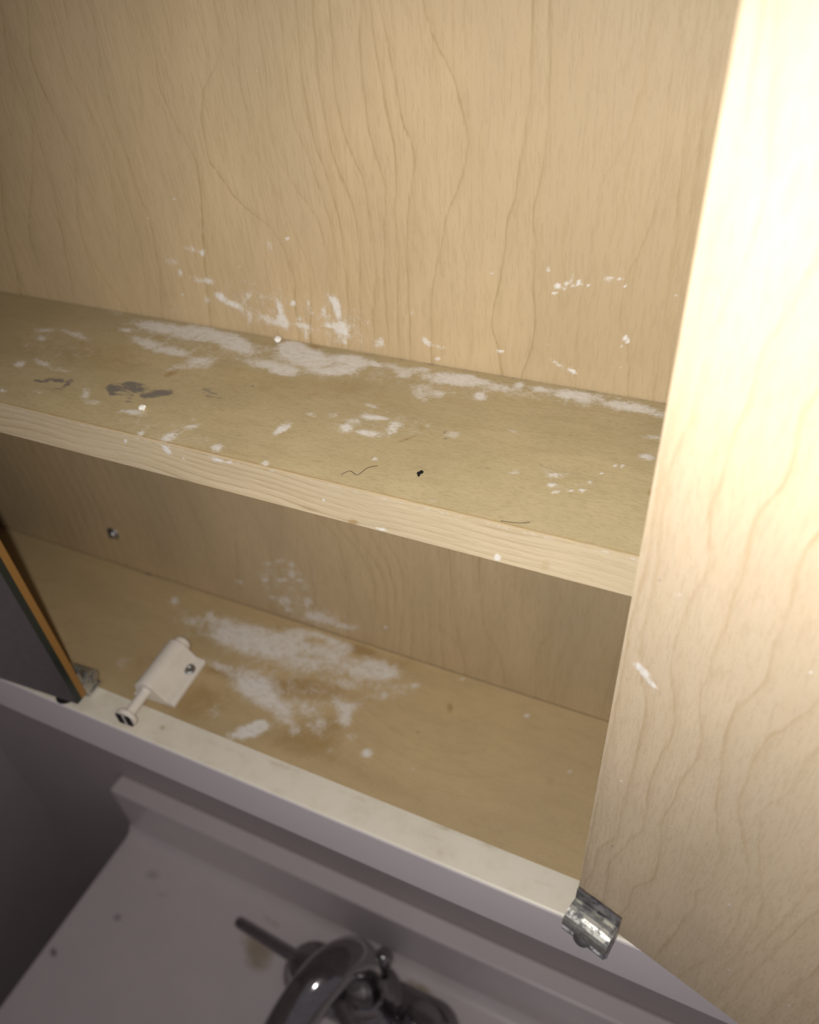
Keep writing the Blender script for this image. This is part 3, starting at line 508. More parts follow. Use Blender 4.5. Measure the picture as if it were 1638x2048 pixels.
    pm = n.ramp(n.math('ADD', n.math('MULTIPLY', p, 1.3), nz), 0.26, 0.80 + 3.0 * softness)
    pm = n.math('MULTIPLY', pm, n.ramp(p, 0.02, 0.30))
    pm = n.math('MULTIPLY', pm, n.ramp(p, 0.3, 1.0, 0.55, 0.97))
    pv = n.noise(520, 5, 0.75, {'z': (1, 1, 0.6), 'x': (0.45, 1, 1)}[along])
    pm = n.math('MULTIPLY', pm, n.ramp(pv, 0.30, 0.58, 0.62, 1.0))
    colr = n.mix(pm, colr, (0.77, 0.735, 0.69))
    n.t.links.new(colr, n.b.inputs['Base Color'])
    n.put(n.b.inputs['Roughness'], n.math('ADD', n.math('MULTIPLY', pm, 0.35), rough))
    n.b.inputs['Specular IOR Level'].default_value = 0.35
    h = n.math('ADD', n.math('ADD', n.math('MULTIPLY', porem, -0.25), n.math('MULTIPLY', n.math('SUBTRACT', pf, 0.5), 0.5)), n.math('MULTIPLY', pm, 0.7))
    n.bump(h, 0.35, 0.00035)
    return n.m


def paint(name, col, rough=0.45, dirt=0.0, spec=0.4, mott=0.04):
    n = NT(name)
    mo = n.noise(18, 4, 0.6)
    c = n.mix(n.ramp(mo, 0.3, 0.7), tuple(x * (1 - mott) for x in col), col)
    tn = n.noise(110, 5, 0.65)
    tan = n.ramp(n.math('ADD', n.attr('tan'), n.math('MULTIPLY', n.math('SUBTRACT', tn, 0.5), 1.0)), 0.15, 1.0)
    tan = n.math('MULTIPLY', tan, n.ramp(n.attr('tan'), 0.01, 0.12))
    c = n.mix(n.math('MULTIPLY', tan, 0.7), c, (0.36, 0.27, 0.13))
    dk = n.attr('dark')
    c = n.mix(n.math('MULTIPLY', dk, 0.85), c, (0.07, 0.05, 0.05))
    if dirt > 0:
        dn = n.noise(60, 6, 0.7)
        c = n.mix(n.math('MULTIPLY', n.ramp(dn, 0.45, 0.75), dirt), c, (0.5, 0.43, 0.30))
    n.t.links.new(c, n.b.inputs['Base Color'])
    n.b.inputs['Roughness'].default_value = rough
    n.b.inputs['Specular IOR Level'].default_value = spec
    fn = n.noise(900, 3, 0.6)
    n.bump(fn, 0.08, 0.0003)
    return n.m


def metal(name, col, rough, tarn=None, tarn_amt=0.0):
    n = NT(name)
    n.b.inputs['Metallic'].default_value = 1.0
    if tarn:
        a = n.noise(210, 5, 0.65)
        f = n.ramp(a, 0.42, 0.62)
        c = n.mix(n.math('MULTIPLY', f, tarn_amt), col, tarn)
        b = n.noise(120, 3, 0.6, (1.3, 1, 1))
        f2 = n.ramp(b, 0.60, 0.70)
        c = n.mix(n.math('MULTIPLY', f2, 0.7), c, (0.42, 0.27, 0.09))
        n.t.links.new(c, n.b.inputs['Base Color'])
        n.put(n.b.inputs['Roughness'], n.math('ADD', n.math('MULTIPLY', f, 0.3), rough))
        n.put(n.b.inputs['Metallic'], n.math('SUBTRACT', 1.0, n.math('MULTIPLY', f, 0.5)))
        n.bump(a, 0.2, 0.0004)
    else:
        sm = n.noise(160, 4, 0.6)
        n.put(n.b.inputs['Base Color'], n.mix(n.ramp(sm, 0.35, 0.7), tuple(x * 0.88 for x in col), col))
        n.put(n.b.inputs['Roughness'], n.ramp(sm, 0.3, 0.8, rough, rough + 0.08))
    return n.m


MAPLE = (0.568, 0.434, 0.264)
LINE = (0.335, 0.235, 0.105)
M = {}
M['wood_back'] = wood('maple_back_panel', MAPLE, LINE, 'z', ring_w=0.8, ring_s=0.66, pore_s=0.18, fade=True)
M['wood_door'] = wood('maple_door_face', (0.64, 0.515, 0.365), (0.42, 0.30, 0.165), 'z', ring_w=0.95, ring_s=0.62, pore_s=0.20, pscale=1.25)
M['wood_shelf'] = wood('maple_shelf_top', (0.50, 0.41, 0.245), LINE, 'x', ring_s=0.22, grime=0.6, pore_s=0.17, iso=True)
M['wood_floor'] = wood('maple_cabinet_floor', (0.535, 0.405, 0.23), LINE, 'x', ring_s=0.25, grime=0.3, pore_s=0.1, softness=0.16, iso=True)
M['wood_edge'] = wood('maple_edge_band', (0.62, 0.51, 0.345), (0.30, 0.20, 0.085), 'x', ring_w=0.42, ring_s=0.75, pore_s=0.12, jit=0.22)
M['rail_paint'] = paint('stained_white_rail_paint', (0.80, 0.74, 0.625), 0.42, dirt=0.3)
M['white_paint'] = paint('white_cabinet_paint', (0.78, 0.72, 0.735), 0.45)
M['wall_paint'] = paint('grey_wall_paint', (0.58, 0.525, 0.51), 0.7)
M['counter'] = paint('white_cultured_marble', (0.82, 0.755, 0.745), 0.28, spec=0.5)
M['floor'] = paint('dark_floor_tile', (0.16, 0.14, 0.14), 0.5)
M['vanity'] = paint('vanity_paint', (0.42, 0.38, 0.38), 0.5)
M['plastic'] = paint('cream_plastic', (0.80, 0.74, 0.655), 0.4, dirt=0.25)
M['chrome'] = metal('chrome', (0.40, 0.38, 0.39), 0.09)
M['hinge_metal'] = metal('tarnished_zinc', (0.62, 0.61, 0.56), 0.46, (0.10, 0.10, 0.115), 0.85)
M['hinge_dark'] = metal('blackened_zinc', (0.30, 0.29, 0.31), 0.42, (0.05, 0.05, 0.06), 0.9)
M['screw_metal'] = metal('dull_screw_steel', (0.42, 0.42, 0.42), 0.45)
M['mirror'] = metal('mirror_silver', (0.86, 0.86, 0.88), 0.02)
M['glass_edge'] = paint('dark_green_glass_edge', (0.012, 0.02, 0.017), 0.3, spec=0.5)
M['backing'] = paint('amber_backing_board', (0.33, 0.165, 0.042), 0.55)
M['dark'] = paint('hole_shade_black', (0.02, 0.015, 0.018), 0.6)  # near-black standing in for the shade inside holes and recesses
M['crumb'] = paint('white_plaster', (0.85, 0.82, 0.76), 0.6)
M['black'] = paint('black_speck', (0.012, 0.011, 0.012), 0.8, spec=0.1)
M['hair'] = paint('dark_hair', (0.09, 0.06, 0.04), 0.4)

MM = 360.0
# ------------------------------------------------------------------ the room shell
YF, YB, YW = 0.4046, 0.7045, 0.735        # cabinet front, back panel, wall
ZC = -2.404                               # vanity top
ZFL = -EYE / S                            # floor
o = box('wall_back', (-2.2, YW, ZFL), (2.2, YW + 0.25, 2.2), M['wall_paint']); tag(o, 'grey painted wall behind the cabinet and the sink', None, None, 'structure')
o = box('wall_left', (-2.45, -4.6, ZFL), (-2.2, YW + 0.25, 2.2), M['wall_paint']); tag(o, 'dark grey wall left of the vanity', None, None, 'structure')
o = box('floor', (-2.45, -4.6, ZFL - 0.2), (2.2, YW + 0.25, ZFL), M['floor']); tag(o, 'dark bathroom floor', None, None, 'structure')

# ------------------------------------------------------------------ medicine cabinet
XL, XR, ZT = -1.74, 0.86, 0.66
cab = root('medicine_cabinet', (-0.44, YF, -1.107), 'white wall-hung cabinet with maple interior, shelf, open door and powder stains', 'cabinet')

# back panel: two grain fields, above and below the shelf
us = lerp_axis([(XL * MM + 14, -470, 12), (-470, 25, 1.15), (25, XR * MM - 14, 12)])
vz = lerp_axis([(-360.5, -20, 1.15), (-20, ZT * MM - 14, 12)])
U, V = np.meshgrid(us, vz)
F1, P1 = grain_field(U, V, us, vz, GRAIN['upper'], 10)
F2, P2 = grain_field(U, V, us, vz, GRAIN['lower'], 9)
low = V < -0.455 * MM
amt = np.where(low, 0.8, 1.0) * np.clip(1.0 - (U + 95.0) / 190.0, 0.55, 1.0)
sp = SPLATS['back']
grid_slab('back_panel', lambda u, v, d: (u / MM, YB + d / MM, v / MM), 4.0, us, vz, M['wood_back'], cab,
          {'ringamt': amt, 'ring': np.where(low, F2, F1), 'pitch': np.where(low, P2, P1), 'powder': splat_mask(U, V, us, vz, sp['powder']), 'tan': splat_mask(U, V, us, vz, sp['tan'])})
backp = [c for c in cab.children if c.name.startswith('back_panel')][0]

# cabinet floor
us = lerp_axis([(XL * MM + 14, -470, 12), (-470, 10, 1.4), (10, XR * MM - 14, 12)])
vy = lerp_axis([(0.4562 * MM, YB * MM - 0.3, 1.4)])
U, V = np.meshgrid(us, vy)
sp = SPLATS['floor']
grid_slab('floor_panel', lambda u, v, d: (u / MM, v / MM, -1.0015 - d / MM), 12.0, us, vy, M['wood_floor'], cab,
          {'ring': np.sin(U / 60.0 + V / 21.0) * 0.9 + V / 13.0 + 0.6 * np.sin(U / 23.0), 'pitch': np.full(U.shape, 9.0), 'powder': splat_mask(U, V, us, vy, sp['powder']),
           'tan': splat_mask(U, V, us, vy, sp['tan']), 'dark': splat_mask(U, V, us, vy, sp['dark'])})

# bottom rail: white box with an eased front edge and a stained top
bm = bmesh.new()
R_ = 0.004
prof = [(0.4555, -1.107), (YF + R_, -1.107), (YF, -1.107 + R_), (YF, -1.0 - R_), (YF + R_ * 0.3, -1.0 - R_ * 0.3), (YF + R_, -1.0)]
prof_top = list(np.linspace(YF + R_ + 0.003, 0.4555, 14))
xs = lerp_axis([(XL, -1.2, 0.02), (-1.2, 0.1, 0.0045), (0.1, XR, 0.02)])
full = prof + [(y, -1.0) for y in prof_top]
rings = [[bm.verts.new(W(x, y, z)) for (y, z) in full] for x in xs]
nf = len(full)
for i in range(len(xs) - 1):
    for k in range(nf):
        bm.faces.new((rings[i][k], rings[i][(k + 1) % nf], rings[i + 1][(k + 1) % nf], rings[i + 1][k]))
bm.faces.new(list(reversed(rings[0]))); bm.faces.new(rings[-1])
bmesh.ops.recalc_face_normals(bm, faces=bm.faces)
me = bpy.data.meshes.new('bottom_rail'); bm.to_mesh(me); bm.free()
ta = np.zeros(len(me.vertices), dtype=np.float32)
XY = np.array([v.co for v in me.vertices])
xu = XY[:, 0] / S * MM; yu = XY[:, 1] / S * MM; zu = (XY[:, 2] - EYE) / S
for (cu, cv, a, b, ang, s) in SPLATS['rail']['tan']:
    t = math.radians(ang); p = ((xu - cu) * math.cos(t) + (yu - cv) * math.sin(t)) / a; q = (-(xu - cu) * math.sin(t) + (yu - cv) * math.cos(t)) / b
    ta = np.maximum(ta, s * np.clip(1.4 - np.sqrt(p * p + q * q), 0, 1) * (zu > -1.0005))
ta = np.maximum(ta, 0.16 * (zu > -1.0005))
at = me.attributes.new('tan', 'FLOAT', 'POINT'); at.data.foreach_set('value', ta.astype(np.float32))
rail = link_mesh('bottom_rail', me, M['white_paint'], cab)
rail['label'] = 'white painted rail, its top yellowed'
me.materials.append(M['rail_paint'])
for p in me.polygons:
    if p.normal.z > 0.5: p.material_index = 1
# dark discs laid on the rail's top, painting in the shade of pivot holes
def socket_shade_disc(x, y):
    bm = bmesh.new()
    add_lathe(bm, (x, y, -1.0), (0, 0, 1), [(0.0, 0.0006), (0.0172, 0.0006), (0.0182, 0.0010), (0.0185, 0.0001)], 24)
    from_bm('socket_shade_disc', bm, M['dark'], rail, True)
socket_shade_disc(-0.889, 0.4236)
socket_shade_disc(-0.012, 0.430)

# shelf: slab + front band
us = lerp_axis([(XL * MM + 15, -420, 12), (-420, 5, 1.1), (5, XR * MM - 15, 12)])
vy = lerp_axis([(0.4682 * MM, YB * MM - 0.5, 1.1)])
U, V = np.meshgrid(us, vy)
sp = SPLATS['shelf']
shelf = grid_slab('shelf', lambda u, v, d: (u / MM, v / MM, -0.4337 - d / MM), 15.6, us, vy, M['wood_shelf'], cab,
                  {'ring': np.sin(U / 45.0 + V / 17.0) * 0.8 + V / 15.0 + 0.5 * np.sin(U / 19.0), 'pitch': np.full(U.shape, 9.0), 'powder': splat_mask(U, V, us, vy, sp['powder']),
                   'tan': np.maximum(splat_mask(U, V, us, vy, sp['tan']), 0.75 * (V < vy[0] + 0.9)),
                   'dark': np.maximum(splat_mask(U, V, us, vy, sp['dark']), 0.42 * (V > vy[-1] - 0.7))})  # back row: dark contact line against the back panel painted into the colour
us = lerp_axis([(XL * MM + 15, -420, 12), (-420, 5, 1.2), (5, XR * MM - 15, 12)])
vz = lerp_axis([(-0.4775 * MM, -0.4339 * MM, 0.8)])
U, V = np.meshgrid(us, vz)
sp = SPLATS['edge']
ringf = (V + 156) / 3.3 + 0.35 * np.sin(U / 26.0) + 0.22 * np.sin(U / 9.5 + 1) + 0.25 * np.sin(U / 61.0 + V / 3.0) + U / 140.0
band = grid_slab('edge_band', lambda u, v, d: (u / MM, 0.4643 + d / MM + 0.0009 * np.cos((v + 164.0) / 4.8), v / MM), 1.3, us, vz, M['wood_edge'], shelf,
                 {'ring': ringf, 'pitch': np.full(U.shape, 3.3), 'powder': np.maximum(splat_mask(U, V, us, vz, sp['powder']), 0.33 * (V > vz[-1] - 1.0)), 'tan': splat_mask(U, V, us, vz, sp['tan'])})  # top row: broken white lip highlight painted in through the powder mask
band['label'] = 'pale front edge strip with fine lengthwise grain'

# outer case
box('top_panel', (XL + 0.04, YF + 0.052, ZT - 0.04), (XR - 0.04, YW - 0.002, ZT), M['white_paint'], cab, 0.003)
box('top_rail', (XL + 0.0, YF, ZT - 0.107), (XR, YF + 0.051, ZT), M['white_paint'], cab, 0.003)
box('side_panel', (XL, YF + 0.052, -1.107), (XL + 0.038, YW - 0.002, ZT), M['white_paint'], cab, 0.003)
box('side_panel', (XR - 0.038, YF + 0.052, -1.107), (XR, YW - 0.002, ZT), M['white_paint'], cab, 0.003)
box('underside_panel', (XL + 0.04, YF + 0.052, -1.107), (XR - 0.04, YW - 0.002, -1.04), M['white_paint'], cab, 0.002)

# screw that holds the cabinet to the wall
bm = bmesh.new()
add_lathe(bm, (-1.002, YB, -0.913), (0, -1, 0), [(0.0135, 0.0), (0.0135, 0.0016), (0.0105, 0.0024), (0.0088, 0.0030), (0.0078, 0.0062), (0.0055, 0.0085), (0.0025, 0.0092), (0.0018, 0.0072), (0, 0.0072)], 24)
o = from_bm('mounting_screw', bm, M['screw_metal'], backp, True)
o['label'] = 'steel screw in a washer'

# ---- opened door on the right, swung almost flat against its neighbour
TH = math.radians(-15.9)
DO = Vector((-0.0348, 0.4216, 0)); DU = Vector((math.cos(TH), math.sin(TH), 0)); DN = Vector((math.sin(TH), -math.cos(TH), 0))  # along, towards the viewer
ZB = -0.985
us = lerp_axis([(0.0, 95.0, 0.9), (95.0, 292.0, 12)])
vz = lerp_axis([(ZB * MM, -10, 1.0), (-10, (ZT - 0.06) * MM, 14)])
U, V = np.meshgrid(us, vz)
F, P = grain_field(U, V, us, vz, GRAIN['door'], 11)
sp = SPLATS['door']
def door_map(u, v, d):
    u = u / MM; d = d / MM
    return (DO.x + DU.x * u - DN.x * d, DO.y + DU.y * u - DN.y * d, v / MM)
door = grid_slab('cabinet_door', door_map, 4.4, us, vz, M['wood_door'], cab,
                 {'ring': F, 'pitch': P, 'powder': splat_mask(U, V, us, vz, sp['powder']), 'tan': splat_mask(U, V, us, vz, sp['tan']), 'dark': splat_mask(U, V, us, vz, sp['dark'])})
door['label'] = 'opened door showing its maple veneered inner face'
bm = bmesh.new()
fr = (DO + DN * (-0.0122), DU, -DN, Vector((0, 0, 1)))
add_extrusion(bm, [(0.0003, ZB), (0.009, ZB), (0.009, ZT - 0.06), (0.0003, ZT - 0.06)], fr, 0.0, 0.811)
o = from_bm('mirror_pane', bm, M['mirror'], door)


def pivot_hinge(parent, org, U_, N_, zb, length=0.058):
    """U-shaped clip on a door's inner bottom corner: flange, rolled barrel, lower lip with a screw"""
    bm = bmesh.new()
    pr = [(0.0006, 0.040), (0.0040, 0.0415), (0.0055, 0.040), (0.0060, 0.021)]
    cx, cz, r = 0.0185, 0.0045, 0.0170
    for k in range(0, 15):
        a = math.radians(132 - k * 17.0)
        pr.append((cx + r * math.cos(a), cz + r * math.sin(a)))
    pr += [(0.0275, -0.0145), (0.0325, -0.0155), (0.0325, -0.0182), (0.0006, -0.0182)]
    O = Vector((org[0], org[1], zb))
    add_extrusion(bm, pr, (O, U_, N_, Vector((0, 0, 1))), 0.001, length)
    h = from_bm('hinge', bm, M['hinge_metal'], parent)
    h.data.materials.append(M['hinge_dark'])
    off = origin_of(parent)
    for p in h.data.polygons:
        zz = (p.center.z + off.z - EYE) / S - zb
        if zz > 0.0215 or zz < -0.0142: p.material_index = 1
    bm = bmesh.new()
    c = O + U_ * (length * 0.46) + N_ * 0.0315 + Vector((0, 0, -0.0100))
    add_lathe(bm, c, N_ + Vector((0, 0, 0.5)), [(0.0105, -0.004), (0.0105, 0.001), (0.008, 0.0036), (0.004, 0.005), (0, 0.0052)], 20)
    from_bm('screw', bm, M['screw_metal'], parent, True)
    return h
hg = pivot_hinge(door, DO, DU, DN, -0.9780)
hg['label'] = 'tarnished metal pivot hinge clipped on the bottom corner'

# ---- mirror door on the left, a finger's width ajar
A4 = math.radians(3.6)
LO = Vector((-0.846, 0.4095, 0)); LU = Vector((-math.cos(A4), -math.sin(A4), 0)); LN = Vector((math.sin(A4), -math.cos(A4), 0))  # leftwards, towards the viewer
bm = bmesh.new()
add_extrusion(bm, [(0.0112, ZB), (0.0225, ZB), (0.0225, ZT - 0.06), (0.0112, ZT - 0.06)], (LO, LU, -LN, Vector((0, 0, 1))), 0.0, 0.83)
ldoor = from_bm('mirror_door', bm, M['backing'], cab)
ldoor['label'] = 'mirrored door left of the opening, amber backing board at its edge'
bm = bmesh.new()
add_extrusion(bm, [(0.0, ZB), (0.011, ZB), (0.011, ZT - 0.06), (0.0, ZT - 0.06)], (LO, LU, -LN, Vector((0, 0, 1))), 0.0, 0.83)
o = from_bm('mirror_pane', bm, M['mirror'], ldoor)
me = o.data; me.materials.append(M['glass_edge'])
for p in me.polygons:
    if p.normal.dot(LN) < 0.5: p.material_index = 1
h2 = pivot_hinge(ldoor, LO - LN * 0.0228, LU, -LN, -0.9780, 0.05)
h2['label'] = 'dull pivot hinge behind the mirrored door'
# right bay: closed mirror door behind the opened one
bm = bmesh.new()
add_extrusion(bm, [(0.0112, ZB), (0.0225, ZB), (0.0225, ZT - 0.06), (0.0112, ZT - 0.06)], (Vector((0.035, YF + 0.021, 0)), Vector((1, 0, 0)), Vector((0, 1, 0)), Vector((0, 0, 1))), 0.0, 0.81)
rdoor = from_bm('mirror_door', bm, M['backing'], cab)
rdoor['label'] = 'closed mirrored door hidden behind the opened one'
bm = bmesh.new()
add_extrusion(bm, [(0.0, ZB), (0.011, ZB), (0.011, ZT - 0.06), (0.0, ZT - 0.06)], (Vector((0.035, YF + 0.021, 0)), Vector((1, 0, 0)), Vector((0, 1, 0)), Vector((0, 0, 1))), 0.0, 0.81)
from_bm('mirror_pane', bm, M['mirror'], rdoor)

# ---- touch latch screwed to the cabinet floor, its plunger over the rail
la = math.radians(4.0)
LY = Vector((math.sin(la), -math.cos(la), 0)); LX = Vector((math.cos(la), math.sin(la), 0)); LZ = Vector((0, 0, 1))   # forward, right, up
L0 = Vector((-0.757, 0.565, -1.0))
bm = bmesh.new()
pr = [(-0.031, 0.0), (-0.031, 0.006), (-0.0215, 0.0085)]
for k in range(0, 11):
    a = math.radians(172 - k * 13.2); pr.append((0.021 * math.cos(a), 0.024 + 0.021 * math.sin(a)))
pr += [(0.032, 0.013), (0.046, 0.0095), (0.0485, 0.0075), (0.0485, 0.0)]
add_extrusion(bm, pr, (L0, LY, LX, LZ), 0.004, 0.098)
latch = from_bm('touch_latch', bm, M['plastic'], cab)
latch['label'] = 'cream plastic push latch with its plunger towards the front'
bev = latch.modifiers.new('soften', 'BEVEL'); bev.width = 0.0004; bev.segments = 2; bev.limit_method = 'ANGLE'; bev.angle_limit = math.radians(35)
bm = bmesh.new()
add_lathe(bm, L0 + LY * 0.004 + LZ * 0.024, -LY, [(0.0185, -0.002), (0.0185, 0.002), (0.0125, 0.0025), (0.0150, 0.006), (0.0150, 0.012), (0.011, 0.0155), (0.0, 0.0165)], 24)
from_bm('rear_cap', bm, M['plastic'], latch, True)
bm = bmesh.new()
base = L0 + LY * 0.097 + LZ * 0.0245
add_lathe(bm, base, LY, [(0.0, -0.001), (0.0085, -0.001), (0.0085, 0.047), (0.0165, 0.048), (0.0185, 0.050), (0.0185, 0.055), (0.0172, 0.0565), (0.0, 0.0565)], 24)
pl = from_bm('plunger', bm, M['plastic'], latch)
bm = bmesh.new()
for s in (-1, 1):
    cc = base + LY * 0.0572 + LX * (0.0082 * s)
    bm_box(bm, (cc.x - 0.0052, cc.y - 0.0012, cc.z - 0.0115), (cc.x + 0.0052, cc.y + 0.0012, cc.z + 0.0115), 0.0008)
o = from_bm('plunger_recess_shade', bm, M['dark'], latch)  # dark blocks on the plunger head, recess shade put in as colour
for sx, sy in ((0.0345, 0.030), (-0.0255, 0.080)):
    bm = bmesh.new()
    add_lathe(bm, L0 + LX * sx + LY * sy + LZ * (0.0115 if sx > 0 else 0.0078), LZ + LX * (0.25 if sx > 0 else 0), [(0.0105, -0.001), (0.0105, 0.0008), (0.0085, 0.0026), (0.0032, 0.0034), (0.0026, 0.0018), (0, 0.0018)], 20)
    from_bm('screw', bm, M['screw_metal'], latch, True)

# ------------------------------------------------------------------ loose bits on the shelf
def crumb(name, x, y, z, r, seed, mat, label, cat, group='plaster crumbs on the shelf'):
    rnd = random.Random(seed)
    bm = bmesh.new(); bmesh.ops.create_icosphere(bm, subdivisions=2, radius=1.0)
    for v in bm.verts:
        k = r * (0.75 + 0.45 * rnd.random())
        v.co = W(x + v.co.x * k, y + v.co.y * k, z + r * 0.72 + v.co.z * k * 0.8)
    zmin = min(v.co.z for v in bm.verts); floor_z = W(0, 0, z).z
    for v in bm.verts: v.co.z += floor_z - zmin + 0.00002
    o = from_bm(name, bm, mat); tag(o, label, cat, group)
    c = sum((Vector(b) for b in o.bound_box), Vector()) / 8
    o.data.transform(Matrix.Translation(-c)); o.location = c
    return o
crumb('plaster_crumb', -0.5273, 0.6945, -0.4337, 0.0048, 3, M['crumb'], 'white plaster crumb at the shelf back by the brown gap', 'crumb')
crumb('plaster_crumb', -0.5883, 0.5105, -0.4337, 0.0042, 7, M['crumb'], 'white plaster crumb near the shelf front beside the grey scrapes', 'crumb')
# black dropping: two joined lumps
bm = bmesh.new()
for (dx, dy, r) in ((0.0010, 0.0034, 0.0020), (-0.0004, 0.0008, 0.0020), (0.0008, -0.0026, 0.0012)):
    b = bmesh.new(); bmesh.ops.create_icosphere(b, subdivisions=2, radius=1.0)
    rr = random.Random(int(r * 1e6))
    for v in b.verts:
        k = r * (0.85 + 0.3 * rr.random()); v.co = W(-0.2516 + dx + v.co.x * k, 0.5061 + dy + v.co.y * k, -0.4337 + 0.0024 + v.co.z * k * 0.7)
    me = bpy.data.meshes.new('t'); b.to_mesh(me); b.free(); bm.from_mesh(me); bpy.data.meshes.remove(me)
zmin = min(v.co.z for v in bm.verts)
for v in bm.verts: v.co.z += W(0, 0, -0.4337).z - zmin + 0.00002
o = from_bm('dropping', bm, M['black'], None, True); tag(o, 'small black dropping on the middle of the shelf', 'dropping')
def hair(pts, label, r=0.00034):
    bm = bmesh.new(); add_tube(bm, smooth_path([(x, y, -0.4337 + r * 1.1 + dz) for x, y, dz in pts], 6), r, 6)
    o = from_bm('hair', bm, M['hair'], None, True); tag(o, label, 'hair', 'hairs on the shelf')
hair([(-0.3221, 0.4808, 0), (-0.3158, 0.4872, 0.0015), (-0.3071, 0.4862, 0), (-0.3016, 0.4965, 0.002), (-0.2953, 0.5055, 0)], 'thin curly hair on the shelf left of the black dropping')
hair([(-0.1577, 0.4700, 0), (-0.1466, 0.4705, 0.001), (-0.1382, 0.4725, 0.0015), (-0.1338, 0.4770, 0)], 'thin hair lying along the shelf front right of the black dropping')

# ------------------------------------------------------------------ vanity with its moulded top
van = root('vanity_cabinet', (-0.2, 0.1, ZFL), 'grey vanity cabinet under the white counter', 'vanity')
box('side_panel', (-1.46, -0.69, ZFL), (-1.41, YW - 0.001, ZC - 0.071), M['vanity'], van, 0.004)
box('side_panel', (1.05, -0.69, ZFL), (1.10, YW - 0.001, ZC - 0.071), M['vanity'], van, 0.004)
box('front_frame', (-1.46, -0.70, ZFL), (1.10, -0.655, ZC - 0.071), M['vanity'], van, 0.004)
for i in range(3):
    x0 = -1.44 + i * 0.85
    d_ = box('door', (x0, -0.745, ZFL + 0.30), (x0 + 0.81, -0.701, ZC - 0.12), M['vanity'], van, 0.012)
    bm = bmesh.new(); add_lathe(bm, (x0 + 0.72, -0.745, ZC - 0.35), (0, -1, 0), [(0.012, 0), (0.012, 0.04), (0.03, 0.05), (0.03, 0.065), (0.0, 0.075)], 16)
    from_bm('knob', bm, M['chrome'], d_, True)

top = root('countertop', (-0.2, 0.1, ZC), 'white moulded vanity top with backsplash below the cabinet', 'counter')
BX, BYC, BA, BB = -0.42, -0.12, 0.50, 0.34      # basin ellipse
us = lerp_axis([(-1.515 * MM, -0.02 * MM, 2.2), (-0.02 * MM, 1.15 * MM, 6)])
vy = lerp_axis([(-0.76 * MM, 0.10 * MM, 6), (0.10 * MM, YW * MM - 0.4, 2.2)])
U, V = np.meshgrid(us, vy)
sp = SPLATS['counter']
def top_map(u, v, d):
    r = np.sqrt(((u / MM - BX) / BA) ** 2 + ((v / MM - BYC) / BB) ** 2)
    dip = -0.34 * (np.clip(1 - r ** 2.6, 0, 1)) ** 0.8
    cove = 0.030 * np.clip(1 - np.sqrt(np.clip(1 - ((v / MM - 0.640) / 0.036) ** 2 * (v / MM > 0.640), 0, 1)), 0, 1)
    return (u / MM, v / MM, ZC + np.where(d > 0, -0.42 * (r < 1.0) , dip + cove) - np.where(d > 0, 0.07, 0))
slab = grid_slab('counter_slab', top_map, 25.0, us, vy, M['counter'], top,
                 {'tan': splat_mask(U, V, us, vy, sp['tan']), 'dark': splat_mask(U, V, us, vy, sp['dark'])})
for p in slab.data.polygons: p.use_smooth = len(p.vertices) == 4 and p.normal.z > 0.2
bs = box('backsplash', (-1.50, 0.677, ZC - 0.0), (1.15, YW - 0.0005, -2.1335), M['counter'], top, 0.006)
bm = bmesh.new()
add_lathe(bm, (BX, BYC, ZC - 0.34), (0, 0, 1), [(0.075, 0.0), (0.075, 0.008), (0.055, 0.012), (0.05, 0.004), (0.0, 0.004)], 28)
from_bm('drain', bm, M['chrome'], top, True)

# ------------------------------------------------------------------ faucet
FX, FY = -0.54, 0.54
fau = root('faucet', (FX, FY, ZC), 'chrome centerset faucet with arched spout and lever handles at the backsplash', 'faucet')
bm = bmesh.new()
def stadium(hl, hw, z, n=14):
    pts = []
    for k in range(n + 1):
        a = -math.pi / 2 + math.pi * k / n; pts.append((FX + hl + hw * math.cos(a), FY + hw * math.sin(a), z))
    for k in range(n + 1):
        a = math.pi / 2 + math.pi * k / n; pts.append((FX - hl + hw * math.cos(a), FY + hw * math.sin(a), z))
    return [bm.verts.new(W(*p)) for p in pts]
lv = [stadium(0.185, 0.082, ZC + 0.0005), stadium(0.185, 0.082, ZC + 0.022), stadium(0.185, 0.077, ZC + 0.032), stadium(0.180, 0.060, ZC + 0.040)]
for i in range(3):
    n = len(lv[0])
    for k in range(n): bm.faces.new((lv[i][k], lv[i][(k + 1) % n], lv[i + 1][(k + 1) % n], lv[i + 1][k]))
bm.faces.new(list(reversed(lv[0]))); bm.faces.new(lv[-1])
from_bm('base_plate', bm, M['chrome'], fau)
bm = bmesh.new()
add_lathe(bm, (FX, FY, ZC + 0.036), (0, 0, 1), [(0.0, 0), (0.094, 0), (0.098, 0.006), (0.094, 0.014), (0.080, 0.020), (0.074, 0.030), (0.066, 0.040), (0.058, 0.052), (0.054, 0.060), (0.052, 0.066), (0.0, 0.066)], 36)
from_bm('spout_collar', bm, M['chrome'], fau, True)
SD = Vector((-0.31, -0.95, 0)).normalized()
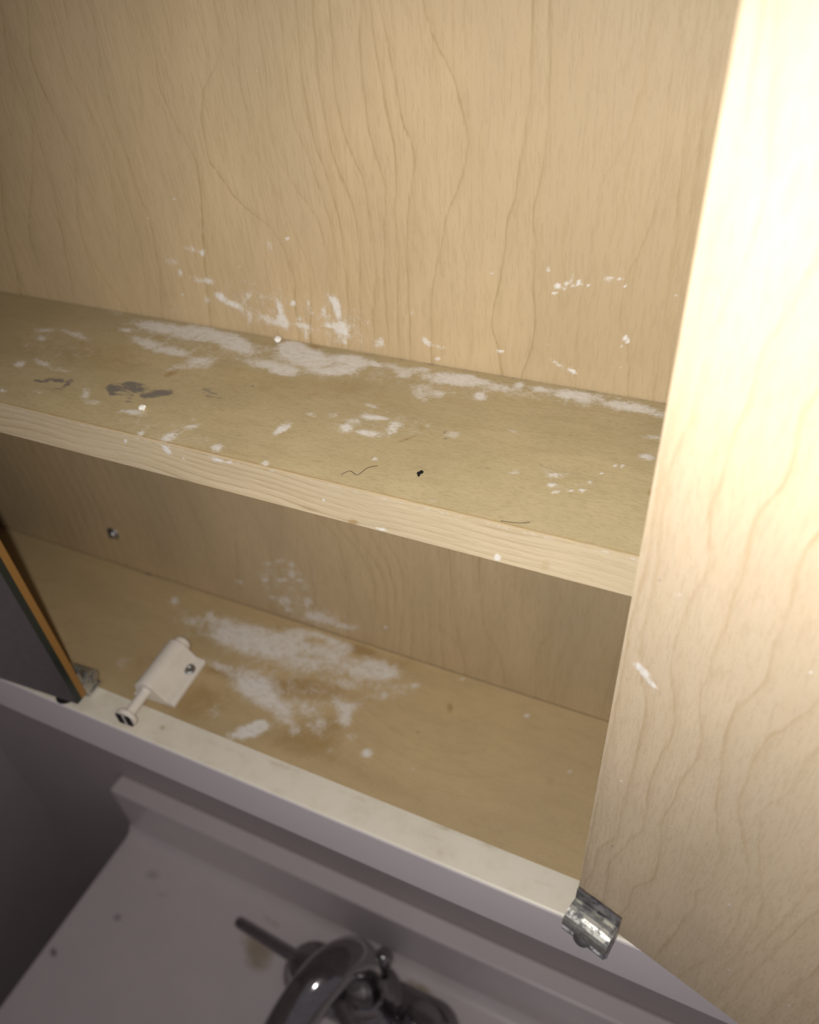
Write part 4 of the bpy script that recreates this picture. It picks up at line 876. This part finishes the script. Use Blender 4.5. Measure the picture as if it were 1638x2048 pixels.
pth = [(0, -2.31), (0, -2.22), (0.002, -2.12), (0.025, -2.03), (0.080, -1.98), (0.155, -1.985), (0.235, -2.035), (0.305, -2.12), (0.335, -2.19)]
pp = smooth_path([(FX + SD.x * o_, FY + SD.y * o_, z) for o_, z in pth], 7)
bm = bmesh.new(); add_tube(bm, pp, [0.047 + 0.006 * min(1, i / 12) for i in range(len(pp))], 28)
sp_ = from_bm('spout', bm, M['chrome'], fau, True)
bm = bmesh.new()
e = pp[-1]; dr = (pp[-1] - pp[-2]).normalized()
add_lathe(bm, e - dr * 0.012, dr, [(0.0, 0), (0.055, 0), (0.055, 0.035), (0.046, 0.037), (0.042, 0.030), (0.0, 0.030)], 24)
from_bm('aerator', bm, M['chrome'], sp_, True)


def handle(x, side):
    bm = bmesh.new()
    add_lathe(bm, (x, FY - 0.008, ZC + 0.036), (0, 0, 1), [(0.0, 0), (0.066, 0), (0.068, 0.01), (0.060, 0.02), (0.054, 0.04), (0.050, 0.055), (0.050, 0.068), (0.046, 0.078), (0.030, 0.085), (0.0, 0.087)], 28)
    h = from_bm('handle', bm, M['chrome'], fau, True)
    bm = bmesh.new()
    a = Vector((x, FY - 0.008, ZC + 0.100)); b = Vector((x + side * 0.245, FY + 0.008, ZC + 0.112))
    pts = [a.lerp(b, t) for t in (0.0, 0.15, 0.4, 0.7, 0.93, 0.98, 1.0)]
    add_tube(bm, pts, [0.021, 0.0195, 0.018, 0.017, 0.0165, 0.014, 0.006], 18)
    from_bm('lever', bm, M['chrome'], h, True)
handle(FX - 0.185, -1)
handle(FX + 0.170, 1)
bm = bmesh.new()
KX, KY = FX + 0.030, FY + 0.066
add_lathe(bm, (KX, KY, ZC + 0.0405), (0, 0, 1), [(0.0, 0), (0.011, 0), (0.009, 0.004), (0.009, 0.120), (0.016, 0.126), (0.023, 0.140), (0.0245, 0.156), (0.021, 0.172), (0.012, 0.181), (0.0, 0.183)], 24)
from_bm('lift_rod', bm, M['chrome'], fau, True)
